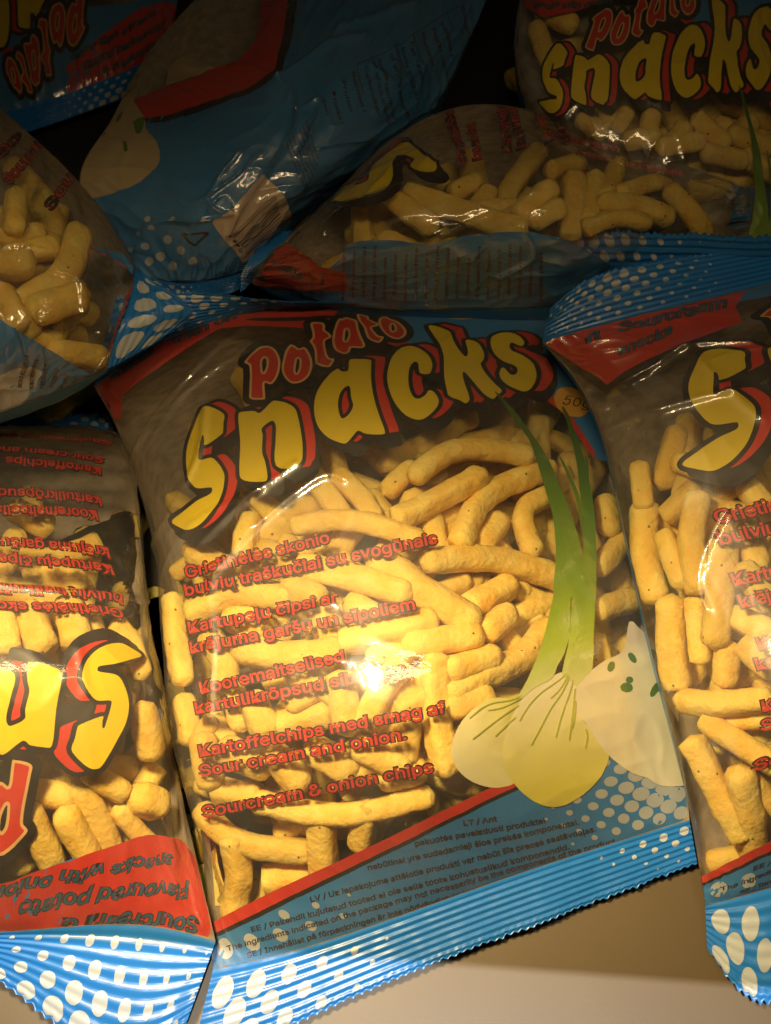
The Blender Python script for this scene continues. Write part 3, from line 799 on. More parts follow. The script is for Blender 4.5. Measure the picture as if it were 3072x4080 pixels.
stripe_low = [(455, 2028), (560, 1980), (720, 1903), (900, 1815), (1110, 1712), (1250, 1640)]
def standard_art(banner=True):
    art = Art()
    low = dm(stripe_low)
    # foot panel: below the stripe, then along the lower edge
    right_top = np.array([[W - 40, low[-1][1] + 6], [W, low[-1][1] + 40]])
    panel = np.concatenate([np.array([[0, 0], [W, 0]]), right_top[::-1], low[::-1], np.array([[0, low[0][1] - 1]])])
    art.add('blue_panel', poly_fill(clip_body([panel]), 2.0), 'blue', 0)
    def band(line, a, b):
        n = np.array([0, 1.0]); return np.concatenate([line + n * a, (line + n * b)[::-1]])
    line = np.concatenate([[[0, low[0][1] - 0.6]], low, right_top])
    art.add('red_stripe', poly_fill(clip_body([band(line, -0.3, 2.0)]), 0.8), 'black', 1)
    art.add('red_stripe', poly_fill(clip_body([band(line, 1.4, 5.6)]), 0.8), 'red', 2)
    inpanel = lambda x, y: 0.8 < y and y < np.interp(x, line[:, 0], line[:, 1]) - 3.2
    dd_ = dots(inpanel, dot_r, (1, 1), (W - 1, 120))
    art.add('dot_pattern', pieces_from_polys([p for p in dd_ if p[:, 0].mean() < 118]), 'white', 2)
    art.add('dot_pattern#2', pieces_from_polys([p for p in dd_ if p[:, 0].mean() >= 118]), 'white', 2)
    # head panel, right
    up = dm([(835, 735), (950, 768), (1075, 800), (1170, 848), (1215, 882), (1250, 930), (1288, 990)])
    tl = dm([(760, 672)])[0]
    art.add('blue_panel#2', poly_fill(clip_body([np.concatenate([up, [[W, up[-1][1] - 6], [W, H], [tl[0], H]]])]), 2.0), 'blue', 0)
    art.add('red_stripe#2', poly_fill(clip_body([np.concatenate([up - [0.5, 1.2], (up + [0.3, 3.8])[::-1]])]), 0.8), 'red', 2)
    comic_word(art)
    for body, a, b in LINES:
        px_text(art, 'flavour_text', body, a, b, 48, 0.075, 'maroon', 5, CB)
        px_text(art, 'flavour_text', body, a, b, 48, 0.016, 'textred', 10, CB)
    for body, a, b in SMALL:
        px_text(art, 'ingredient_text', body, a, b, 22, 0.018, 'brown', 4, CB)
    # weight badge
    t = np.linspace(0, 2 * math.pi, 28, endpoint=False)
    e = np.stack([1236 + 38 * np.cos(t), 868 + 31 * np.sin(t) + 9 * np.cos(t)], 1)
    art.add('weight_badge', poly_fill([dm(e)], 0.7), 'gold', 4)
    px_text(art, 'weight_badge', "50g", (1216, 873), (1275, 882), 36, 0.0, 'brown', 5, CB, 0.15)
    # oval mark at the head seam
    e = np.stack([1004 + 70 * np.cos(t), 664 + 26 * np.sin(t)], 1)
    art.add('oval_mark', poly_fill([dm(e)], 0.7), 'creamline', 3)
    e = np.stack([1004 + 66 * np.cos(t), 664 + 23 * np.sin(t)], 1)
    art.add('oval_mark', poly_fill([dm(e)], 0.7), 'red', 4)
    px_text(art, 'oval_mark', "LM", (968, 683), (1040, 683), 34, 0.01, 'blue', 5, CB)
    # spring onion
    leaf1 = Z4([(365,72),(430,160),(520,290),(610,410),(665,560),(710,720),(760,880),(780,1000),(790,1180),(785,1300)]) + \
        Z5([(780,0),(775,120),(750,230),(715,380),(670,520),(600,680),(548,775),(560,812),(600,770),(680,715),(770,668),(800,590),(850,500),(880,380),(890,240),(885,150),(930,90),(965,20)]) + \
        Z4([(980,1260),(960,1150),(920,1000),(860,830),(800,690),(750,570),(690,460),(600,330),(480,185)])
    leaf2 = Z4([(820,180),(870,240),(930,400),(975,540),(1010,680),(1040,850),(1055,1000),(1060,1300)]) + \
        Z5([(1060,0),(1055,200),(1042,400),(1036,600),(990,650),(930,720),(900,690),(850,660),(830,640),(860,500),(882,400),(892,250),(905,100)]) + \
        Z4([(970,1300),(972,1180),(968,950),(955,830),(940,720),(925,560),(900,430),(860,280)])
    leaf3 = Z4([(780,450),(830,540),(900,680),(945,790),(965,900),(975,1150),(955,980),(920,800),(850,620)])
    leaf4 = Z4([(985,490),(1003,560),(1012,680),(1000,720),(990,620)])
    bulb1 = Z5([(575,780),(480,800),(380,800),(280,850),(190,930),(130,1030),(100,1130),(110,1220),(170,1310),(260,1370),(370,1400),(450,1395),(520,1370),(560,1300),(600,1000)])
    bulb2 = Z5([(830,628),(760,665),(680,710),(600,770),(540,850),(490,950),(450,1080),(445,1190),(480,1310),(550,1410),(650,1490),(760,1525),(860,1510),(980,1440),(1070,1350),(1120,1270),(1145,1190),(1100,1110),(1040,1010),(980,960),(935,870),(925,760),(930,690),(900,650)])
    art.add('onion_picture', poly_fill([smooth_poly(dm(bulb1), 3)], 1.0), 'bulbside', 3)
    for k, lf in enumerate((leaf3, leaf4)): art.add('onion_picture', poly_fill([smooth_poly(dm(lf), 3)], 0.6), 'leaf', 8 + k)
    art.add('onion_picture', poly_fill([smooth_poly(dm(leaf1), 2)], 0.7), 'leaf', 10)
    art.add('onion_picture', poly_fill([smooth_poly(dm(leaf2), 2)], 0.7), 'leaf', 11)
    art.add('onion_picture', poly_fill([smooth_poly(dm(bulb2), 3)], 0.9), 'bulb', 7)
    veins = [[(560,785),(480,815),(380,830),(300,865),(220,930)], [(560,800),(440,860),(340,880)], [(540,850),(460,900),(380,960),(240,1070)], [(520,930),(450,990),(390,1050)],
             [(860,640),(800,690),(700,760),(620,840),(550,950)], [(870,650),(820,740),(760,800)], [(880,660),(830,770),(760,870),(690,1000),(630,1110)], [(905,680),(880,780),(840,890),(790,1060)],
             [(920,740),(910,850),(895,960),(880,1080)], [(925,820),(920,900),(900,1000)], [(990,1010),(1000,1060),(985,1130)]]
    cl = [smooth_poly(dm(Z5(v)), 4, closed=False) for v in veins]
    X, Y = field_grid(cl, 0.3, 1.0)
    f = np.full(X.shape, -1e3)
    for c in cl:
        d = sd_line(c, X, Y)
        f = np.maximum(f, 0.26 - d)
    art.add('onion_picture', fill_field(X, Y, f), 'vein', 12)
    # dollop of sour cream
    dol = Z5([(1285,280),(1265,380),(1245,470),(1210,510),(1120,550),(1050,600),(960,670),(915,750),(910,830),(940,910),(1000,980),(1060,1080),(1130,1170),(1200,1230),(1300,1300),(1400,1330),(1430,1350),(1500,1385),(1600,1385),(1680,1360),(1700,1200),(1690,1000),(1650,800),(1580,620),(1500,480),(1420,400),(1340,330)])
    art.add('cream_picture', poly_fill([smooth_poly(dm(dol), 2)], 0.9), 'cream', 9)
    for (x, y, a, b, r) in [(1158,592,24,38,0.35),(1297,533,22,42,-0.55),(1262,730,44,34,0.1),(1280,680,26,24,0.3),(1440,520,22,50,-0.35),(1452,742,24,60,0.5)]:
        e = [(x + a * math.cos(q) * math.cos(r) - b * math.sin(q) * math.sin(r), y + a * math.cos(q) * math.sin(r) + b * math.sin(q) * math.cos(r)) for q in np.linspace(0, 2 * math.pi, 9)[:-1]]
        art.add('cream_picture', poly_fill([dm(Z5(e))], 0.5), 'chive', 11)
    return art

STD = standard_art()

def banner_art(lines_mat='slate', low=0.0):
    a = Art()
    poly = np.array([[0, H - 24], [10, H - 30], [32, H - 32], [60, H - 24], [84, H - 15], [95, H - 13], [89, H - 8], [96, H], [0, H]])
    a.add('blue_panel#4', poly_fill([np.array([[58, H - 21], [84, H - 13], [128, H - 13], [128, H], [58, H]])], 2.0), 'blue', 1)
    poly[1:5, 1] += np.array([0.6, 1, 1, 0.3]) * low
    a.add('red_banner', poly_fill([poly], 1.5), 'red', 3)
    def line(body, x0, x1, y, tilt, em):
        v, f = text_mesh(body, 0.02, 0.25); r, _ = text_mesh(body, 0, 0.25)
        v2, f2 = text_mesh(body, 0.045, 0.25)
        for (q, g, m, l) in ((v2, f2, 'black', 4), (v, f, lines_mat, 5)):
            X = x0 + (q[:, 0] - r[:, 0].min()) / (np.ptp(r[:, 0])) * (x1 - x0)
            Yv = y + low * 0.9 + q[:, 1] * em + (X - x0) * tilt + 0.5 * np.sin(X / 2.1)
            a.add('banner_text', slice_mesh((np.stack([X, Yv], 1), g), 2.2), m, l)
    line('Sourcream &', 7, 62, H - 8.5, 0.05, 9)
    line('Flavoured potato', 9, 78, H - 18.5, 0.10, 8.5)
    line('snacks with onion', 18, 88, H - 27.5 + low * 0.3, 0.14, 7.5)
    return a

def merge(*arts, drop=()):
    o = Art()
    for a in arts:
        for k, v in a.items():
            if k not in drop: o.setdefault(k, []).extend(v)
    return o

# central bag: its own visible part of the banner
ban_c = Art()
bp = dm([(190, 905), (200, 835), (290, 770), (500, 680), (735, 662), (718, 690), (663, 708), (553, 704), (475, 709), (350, 787), (262, 853), (262, 905), (235, 912)])
bp[1:5, 1] = np.maximum(bp[1:5, 1], H - 0.3); bp[0][0] = 0; bp[1][0] = 0
ban_c.add('red_banner', poly_fill(clip_body([bp]), 1.0), 'red', 3)
ban_c.add('red_banner', poly_fill(clip_body([dm([(520, 690), (640, 683), (732, 680), (730, 686), (640, 692), (560, 693)])]), 0.6), 'black', 4)
for body, a, b in (("snacks", (240, 822), (335, 760)), ("with on", (376, 740), (512, 684))):
    px_text(ban_c, 'banner_text', body, a, b, 34, 0.045, 'black', 4, CB, 0.2)
    px_text(ban_c, 'banner_text', body, a, b, 34, 0.015, 'slate', 5, CB, 0.2)

ban_r = Art(); RB = BAGS['right']
bp = RB.invs([(1180, 742), (1240, 786), (1312, 832), (1345, 806), (1425, 764), (1550, 712), (1604, 692), (1588, 662), (1612, 626)])
bp = np.concatenate([bp, [[bp[-1][0] + 2, H], [0, H]]]); bp[0][0] = 0
ban_r.add('red_banner', poly_fill(clip_body([bp]), 1.0), 'red', 3)
e_ = bp[8][0]
ban_r.add('blue_panel#4', poly_fill([np.array([[e_ - 30, H - 9], [e_ + 2, H - 12], [130, H - 13], [130, H], [e_ - 30, H]])], 2.0), 'blue', 1)
for body, a, b, em in (("Sourcream", (1338, 716), (1572, 662), 40), ("snacks", (1338, 768), (1456, 716), 38), ("fl", (1270, 742), (1300, 730), 34)):
    px_text(ban_r, 'banner_text', body, a, b, em, 0.045, 'black', 4, RB, 0.25)
    px_text(ban_r, 'banner_text', body, a, b, em, 0.015, 'slate', 5, RB, 0.25)
ARTS = {'central': merge(STD, ban_c), 'right': merge(STD, ban_r), 'inverted': merge(STD, banner_art(low=4.0)),
        'upside_down': merge(STD, banner_art()), 'upper_right': merge(STD, banner_art())}

# dark bag in the corner also has a blue ground behind its lettering
ud = Art()
ud.add('blue_panel#3', poly_fill([np.array([[0, H - 34], [W, H - 52], [W, H], [0, H]])], 3), 'blue', -1)
ARTS['upside_down'] = merge(ud, ARTS['upside_down'])

# ---- bag turned to its back
b5 = BAGS['back_panel']; a5 = Art()
R1 = lambda pts: [(x / 2.0, y / 2.0) for x, y in pts]
R5c = Dz(900, 0, 1.5145)
win = R1([(560, 440), (640, 240), (1000, 60), (1120, 0), (1180, -40), (1130, 60), (1105, 180), (1060, 235), (920, 300), (720, 385), (590, 435)])
outer = np.array([[0, 0], [W, 0], [W, H], [0, H]], float)
X, Y = np.meshgrid(np.linspace(0, W, 140), np.linspace(0, H, 180))
fw = sdf_polys([b5.invs(R1([(300, 560), (570, 220), (1100, -200), (1190, -60), (1130, 60), (1105, 180), (1060, 235), (920, 300), (720, 385), (600, 432), (560, 450)]))], X, Y)
a5.add('blue_panel', fill_field(X, Y, np.minimum(-fw, 5)), 'blue', 0)
band = R1([(568, 432), (720, 382), (920, 297), (1040, 247), (1098, 180), (1122, 100), (1130, -60), (1248, -60), (1222, 150), (1187, 312), (1090, 366), (920, 432), (740, 492), (622, 512)])
blk = R1([(600, 500), (740, 480), (920, 420), (1080, 355), (1175, 300), (1210, 150), (1236, -60), (1288, -60), (1262, 150), (1215, 330), (1190, 345), (1090, 390), (920, 458), (740, 518), (630, 534)])
a5.add('red_stripe', poly_fill(clip_body([b5.invs(blk)]), 1.0), 'black', 1)
a5.add('red_stripe', poly_fill(clip_body([b5.invs(band)]), 1.0), 'red', 2)
a5.add('cream_picture', poly_fill(clip_body([smooth_poly(b5.invs(R1([(330, 780), (430, 570), (530, 420), (585, 385), (580, 440), (620, 500), (635, 560), (680, 620), (690, 680), (650, 750), (550, 810), (400, 855)])), 3)]), 1.0), 'cream2', 4)
a5.add('cream_picture#2', poly_fill(clip_body([b5.invs(R1([(722, 375), (725, 300), (790, 242), (860, 260), (930, 292)]))]), 1.0), 'cream2', 0)
for q in ([(500, 525), (515, 490), (537, 480), (530, 505), (512, 530)], [(578, 530), (600, 515), (625, 505), (622, 540), (606, 580), (590, 580)], [(415, 572), (440, 562), (460, 575), (435, 588)], [(530, 610), (548, 608), (551, 652), (534, 654)]):
    a5.add('cream_picture', poly_fill([b5.invs(R1(q))], 0.5), 'chive', 6)
bar = R1([(917, 962), (1012, 895), (1132, 752), (1190, 800), (1240, 868), (1262, 960), (1050, 1138)])
a5.add('barcode_label', poly_fill(clip_body([b5.invs(bar)]), 1.0), 'barwhite', 3)
rb = random.Random(3)
o = np.array((1000, 1030.)); ax = np.array((200, -180.)) / 269; bx = np.array((0.62, 0.78))
t = 0
lines5 = []
while t < 118:
    wd = rb.choice((1.5, 2, 2.5, 3.5))
    p = np.array((1000., 1012.)) + bx * t * 0.98
    q = p + ax * (255 - t * 0.4)
    lines5.append(R1([tuple(p), tuple(q), tuple(q + bx * wd), tuple(p + bx * wd)]))
    t += wd + rb.choice((3, 4, 6))
def strip(bag, q4, n=14):
    a, b, c, d = [np.array(p) for p in q4]
    t = np.linspace(0, 1, n)[:, None]
    v = np.concatenate([a + (b - a) * t, d + (c - d) * t])
    return bag.invs(v), [(i, i + 1, n + i + 1, n + i) for i in range(n - 1)]
for l in lines5: a5.add('barcode_label', strip(b5, l), 'black', 7)
px_text(a5, 'barcode_label', "4 770", (492, 505), (520, 548), 14, 0.01, 'black', 5, b5)
d5 = []
for (x, y, r) in [(640, 945, 12), (745, 945, 12), (630, 1065, 16), (665, 985, 12), (725, 1035, 20), (690, 1110, 20), (785, 1080, 20), (745, 1150, 20), (880, 950, 14), (640, 1130, 18), (835, 1130, 18), (600, 1010, 10), (560, 1080, 12)]:
    d5.append(np.array([b5.inv((x / 2 + r / 2 * math.cos(q), y / 2 + r / 2 * math.sin(q))) for q in np.linspace(0, 2 * math.pi, 14)[:-1]]))
a5.add('dot_pattern', pieces_from_polys(d5), 'white', 2)
tri = [(785, 1010), (900, 1010), (842, 1062)]
for k in range(3):
    p, q = np.array(tri[k], float), np.array(tri[(k + 1) % 3], float)
    n = np.array([q[1] - p[1], p[0] - q[0]]); n = n / np.linalg.norm(n) * 5
    a5.add('recycling_mark', strip(b5, R1([tuple(p + n), tuple(q + n), tuple(q - n), tuple(p - n)])), 'black', 4 + k)
# nutrition table: rows run down and to the right
tab = ["Energinė vertė", "vērtība /", "Energy value", "Riebalai /", "Fat / Fett", "kuriu sočiųjų", "of which saturates", "Angliavandeniai", "of which sugars", "Carbohydrate", "Baltymai /", "Protein", "Druska /", "Salt"]
p_st = np.array(R5c([(1420, 40), (1300, 130), (1250, 165), (1185, 195), (1110, 255), (1062, 285), (985, 330), (915, 355), (880, 385), (835, 410), (760, 440), (700, 500), (640, 560), (580, 600)]))
for body, p in zip(tab, p_st):
    L = 9.0 * len(body)
    dirn = np.array((0.27, 0.96)); q = p + dirn * L
    v, f = px_line_text(body, p, q, 15, 0.015)
    a5.add('nutrition_text', (b5.invs(v), f), 'brown', 3)
for k in range(7):
    p = np.array(R5c([(450 + 18 * k, 760 - 22 * k)]))[0] + np.array((-30, 40)); q = p + np.array((0.35, 0.93)) * (120 - 6 * k)
    v, f = px_line_text("Grynasis kiekis 50 g, laikyti sausai", p, q, 10, 0.012)
    a5.add('nutrition_text', (b5.invs(v), f), 'brown', 3)
def px_stroke(art, part, pts, wd, mat, layer, bag):
    c = smooth_poly(bag.invs(pts), 3, closed=False)
    X, Y = field_grid([c], 0.5, 1.5)
    art.add(part, fill_field(X, Y, wd - sd_line(c, X, Y)), mat, layer)
px_stroke(a5, 'nutrition_text', R5c([(1440, 20), (1330, 75), (1120, 215), (1030, 280), (790, 395)]), 0.3, 'brown', 4, b5)
for a, b in (((1335, 70), (1375, 190)), ((1125, 215), (1220, 440)), ((1030, 280), (1130, 530)), ((790, 395), (830, 560))):
    px_stroke(a5, 'nutrition_text', R5c([a, ((a[0] + b[0]) / 2, (a[1] + b[1]) / 2), b]), 0.25, 'brown', 4, b5)
ARTS['back_panel'] = a5

# ---- reclining bag
b8 = BAGS['reclining']; a8 = Art()
S8 = R5c([(632, 1218), (690, 1150), (800, 1080), (770, 1120), (850, 1095), (870, 1050), (885, 1010), (960, 930), (1030, 875), (1095, 848), (1140, 880), (1200, 940), (1268, 990), (1255, 1032), (1170, 1030), (1110, 990), (1135, 955), (1100, 935), (1040, 935), (1010, 970), (1005, 1050), (960, 1130), (880, 1180), (760, 1210)])
sp8 = smooth_poly(b8.invs(S8), 3)
X, Y = field_grid([sp8], 0.5, 12)
f = sdf_polys([sp8], X, Y)
c8 = b8.inv(R5c([(1000, 1030)])[0]); c9 = b8.inv(R5c([(1060, 1090)])[0])
dv = c9 - c8
fr = sdf_polys([sp8 - dv * 0.5], X, Y); fd = sdf_polys([sp8 + dv * 0.75], X, Y); fd2 = sdf_polys([sp8 + dv * 0.35], X, Y)
a8.add('title_lettering', fill_field(X, Y, np.minimum(np.maximum(np.maximum(f + 1.8, fr + 1.0), np.maximum(fd, fd2) + 1.5), -f)), 'black', 3)
a8.add('title_lettering', fill_field(X, Y, np.minimum(fr - 0.2, -(f + 1.6))), 'red', 4)
a8.add('title_lettering', fill_field(X, Y, f), 'yellow', 4)
R2 = lambda pts: [(833 + x / 2.0, y / 2.0) for x, y in pts]
for body, a, b in (("Grietinėlės", (352, 700), (290, 470)), ("bulvių", (415, 685), (385, 530)), ("Kartupeļu", (545, 655), (515, 450)), ("krējuma", (605, 640), (560, 460)),
                   ("Kooremaits", (725, 615), (655, 430)), ("kartuli", (795, 615), (745, 470)), ("Kartoffel", (925, 615), (860, 470)), ("Sour cream", (1000, 625), (930, 470))):
    p, q = R2([a, b])
    for off, mt, l in ((0.06, 'maroon', 5), (0.016, 'textred', 6)):
        v, f_ = px_line_text(body, p, q, 38, off)
        a8.add('flavour_text', (b8.invs(v), f_), mt, l)
pan = [(600, 640), (690, 600), (735, 560), (745, 532), (780, 522), (870, 522), (925, 530), (960, 520), (1005, 510), (1060, 505), (1150, 500), (1230, 520), (1300, 560), (1360, 610), (1400, 680), (1080, 720), (700, 720), (540, 660)]
a8.add('blue_panel', poly_fill(clip_body([b8.invs(pan)]), 1.0), 'blue', 1)
redp = R5c([(130, 1690), (220, 1640), (345, 1480), (420, 1500), (560, 1620), (720, 1640), (740, 1760), (200, 1790)])
a8.add('red_banner', poly_fill(clip_body([b8.invs(redp)]), 1.0), 'red', 2)
for body, a, b in (("snacks", R5c([(470, 1650)])[0], R5c([(235, 1540)])[0]), ("po", R5c([(250, 1670)])[0], R5c([(180, 1630)])[0])):
    v, f_ = px_line_text(body, a, b, 34, 0.02)
    a8.add('banner_text', (b8.invs(v), f_), 'slate', 4)
rr = random.Random(9)
words = ["Sudėtis: kukurūzai", "bulvių dribsniai", "augalinis aliejus", "Ingredients: corn", "potato flakes", "vegetable oil", "sour cream", "onion powder", "Sastāvs: kukurūza", "kartupeļu pārslas", "Koostis: mais", "sibulapulber", "druska, cukrus", "best before", "store in dry place", "Pagaminta"]
for k in range(26):
    x = 608 + k * 22.5
    if 700 < x < 735: continue
    yb = 650 - rr.uniform(0, 8); yt = 528 + rr.uniform(0, 30)
    if x < 700: yt = 650 - (x - 590) * 0.55
    if x > 1130: yt += 20
    v, f_ = px_line_text(words[k % 16], (x, yb), (x + 3, yt), 15, 0.02)
    a8.add('ingredient_text', (b8.invs(v), f_), 'brown', 3)
d8 = []
for (x, y, r) in [(1580, 418, 11), (1605, 432, 11), (1600, 455, 10), (1618, 412, 9), (1628, 440, 9)]:
    d8.append(np.array([b8.inv((x + r * math.cos(q), y + r * math.sin(q))) for q in np.linspace(0, 2 * math.pi, 14)[:-1]]))
endp = R2([(1470, 730), (1505, 800), (1510, 900), (1480, 985), (1560, 1000), (1640, 900), (1600, 780), (1540, 730)])
a8.add('blue_panel#2', poly_fill(clip_body([b8.invs(endp)]), 1.0), 'blue', 1)
a8.add('dot_pattern', pieces_from_polys(d8), 'white', 3)
ARTS['reclining'] = a8

# ---- bag at the left edge
b4 = BAGS['upper_left']; a4 = Art()
C3 = Dz(0, 450, 1.77)
edge = C3([(640, 950), (780, 1020), (900, 1100), (945, 1180), (905, 1290), (850, 1450), (790, 1640), (745, 1830)])
far = [(300, 560), (330, 640), (300, 790), (230, 810)]
a4.add('blue_panel', poly_fill(clip_body([b4.invs(edge + far[::-1])]), 1.0), 'blue', 0)
px_stroke(a4, 'red_stripe', edge, 1.1, 'red', 3, b4)
px_stroke(a4, 'red_stripe', [(x + 5, y + 4) for x, y in edge[2:]], 0.9, 'black', 2, b4)
low4 = C3([(-20, 1440), (100, 1520), (270, 1620), (450, 1730), (650, 1840), (700, 1880), (500, 1950), (300, 2040), (-20, 2150)])
a4.add('blue_panel#2', poly_fill(clip_body([b4.invs(low4)]), 1.0), 'blue', 1)
pale4 = C3([(-20, 1860), (100, 1820), (220, 1790), (300, 1830), (250, 1960), (150, 2060), (-20, 2110)])
a4.add('dot_pattern', poly_fill(clip_body([b4.invs(pale4)]), 0.8), 'white', 2)
for k, (x, y) in enumerate([(170, 1690), (245, 1730), (320, 1760), (390, 1790), (460, 1830), (540, 1850)]):
    for r_ in range(2):
        p, q = C3([(x - 20 * r_, y + 10), (x - 40 - 20 * r_, y + 250 - 34 * k)])
        v, f_ = px_line_text("Komponentai preces", p, q, 20, 0.03)
        if r_ == 0: a4.add('ingredient_text', (b4.invs(v), f_), 'maroon', 5)
for body, a, b, em in (("Sourcream", (70, 510), (420, 90), 66), ("Sour", (370, 685), (560, 410), 66), ("So", (10, 330), (150, 170), 66)):
    p, q = C3([a, b])
    for off, mt, l in ((0.06, 'maroon', 5), (0.016, 'textred', 6)):
        v, f_ = px_line_text(body, p, q, 44, off)
        a4.add('flavour_text', (b4.invs(v), f_), mt, l)
dd = []
for (x, y, r) in [(915, 1535, 65), (912, 1695, 65), (1050, 1520, 55), (1050, 1690, 60), (960, 1230, 30)]:
    pts = [b4.inv(C3([(x + r * math.cos(q), y + r * math.sin(q))])[0]) for q in np.linspace(0, 2 * math.pi, 16)[:-1]]
    dd.append(np.array(pts))
a4.add('dot_pattern', pieces_from_polys(clip_body(dd)), 'white', 4)
ARTS['upper_left'] = a4
ARTS['tucked'] = Art()

# ------------------------------------------------------------------ build the bags
def empty(name, loc):
    o = bpy.data.objects.new(name, None); COL.objects.link(o)
    o.empty_display_size = 0.02; o.location = loc
    return o

def seal(name, bag, side, outer, zo, parent, root_loc, ribs=8, dotf=None, seed=0, tooth=0.05, wave=0.0012):
    nt = 57; xs = np.linspace(0, W, 421)
    inner = bag.P[0 if side == 'bottom' else -1]
    inn = np.stack([np.interp(xs, bag.xs, inner[:, k]) for k in range(3)], -1)
    oc = np.concatenate([np.array(outer, float), np.array(zo, float)[:, None] / 1000.0], 1)
    og = nat_spline(KX, oc, xs)
    out = D2W(og[:, 0], og[:, 1], np.maximum(og[:, 2], 0.002))
    tri = 2 * np.abs((xs / 3.4) % 1 - 0.5)
    rs = np.random.RandomState(seed)
    jag = np.interp(xs, np.linspace(0, W, 90), rs.randn(90)) * 0.012
    ext = 1 - tooth * tri + jag
    t = np.linspace(0, 1, nt)
    P = inn[None] + (out - inn)[None] * (t[:, None] * (1 + (ext[None] - 1) * (t[:, None] ** 10)))[..., None]
    dx = np.gradient(P, axis=1); dt = np.gradient(P, axis=0)
    n = np.cross(dx, dt); n /= np.linalg.norm(n, axis=-1, keepdims=True) + 1e-12
    if n[..., 2].mean() < 0: n = -n
    X, T = np.meshgrid(xs, t)
    rib = 0.00032 * np.sin(2 * math.pi * ribs * T) * np.clip(T * 12, 0, 1)
    wv = wave * pnoise(X / 22, T * 1.5, seed + 3) * T + 0.0002 * pnoise(X / 6, T * 3, seed + 4)
    P = P + n * (rib + wv)[..., None]
    P[..., 2] = np.maximum(P[..., 2], 0.0012)
    flip = side == 'bottom'
    o = mesh_obj(name, (P.reshape(-1, 3) - root_loc), grid_faces(nt, len(xs), flip), M['seal'], parent)
    if dotf:
        polys = dotf
        V, F, k = [], [], 0
        for p in polys:
            p = p.copy(); ok = (p[:, 1] > 0.02) & (p[:, 1] < 0.97)
            if not ok.all(): p[:, 1] = p[:, 1].clip(0.02, 0.95)
            if np.ptp(p[:, 1]) < 0.02 or p[:, 0].max() < 1 or p[:, 0].min() > W - 1: continue
            p[:, 0] = p[:, 0].clip(0.3, W - 0.3)
            # fill as small triangles that follow the ribs
            sdX, sdY = np.meshgrid(np.linspace(p[:, 0].min(), p[:, 0].max(), 13), np.linspace(p[:, 1].min(), p[:, 1].max(), 13))
            vv, ff = fill_field(sdX, sdY, sdf_polys([p * [1, 20]], sdX, sdY * 20))
            V.append(vv)
            for g in ff: F.append(tuple(int(q) + k for q in g))
            k += len(vv)
        if V:
            V = np.concatenate(V)
            fx = V[:, 0] / W * (len(xs) - 1); fy = V[:, 1] * (nt - 1)
            i = np.floor(fx).astype(int).clip(0, len(xs) - 2); j = np.floor(fy).astype(int).clip(0, nt - 2)
            a = (fx - i)[:, None]; b = (fy - j)[:, None]
            bl = lambda G: (G[j, i] * (1 - a) + G[j, i + 1] * a) * (1 - b) + (G[j + 1, i] * (1 - a) + G[j + 1, i + 1] * a) * b
            dxp = np.gradient(P, axis=1); dtp = np.gradient(P, axis=0)
            nn = np.cross(dxp, dtp); nn /= np.linalg.norm(nn, axis=-1, keepdims=True) + 1e-12
            if nn[..., 2].mean() < 0: nn = -nn
            Q = bl(P) + bl(nn) * 0.00022
            mesh_obj('dot_pattern', Q - root_loc, F, M['sealwhite'], o)
    return o

SEALW = 24.0
def bottom_dots():
    d = dots(lambda x, y: True, dot_r, (0, -SEALW), (W, 0))
    return [np.stack([p[:, 0], -p[:, 1] / SEALW], 1) for p in d]
def top_dots(peak=48, width=62, step=9.6, rows=4, big=3.9):
    out = []
    for r_ in range(rows):
        y = 0.14 + 0.72 * r_ / (rows - 1)
        for k in range(40):
            x = k * step + (step / 2 if r_ % 2 else 0) + 2
            f = max(0, 1 - abs(x - peak) / width)
            r = big * f ** 0.8 * (0.45 + 0.55 * (r_ / (rows - 1.0)))
            if r < 0.45 or x > W: continue
            q = np.linspace(0, 2 * math.pi, 16)[:-1]
            out.append(np.stack([x + r * np.cos(q), y + r / 28.0 * np.sin(q)], 1))
    return out

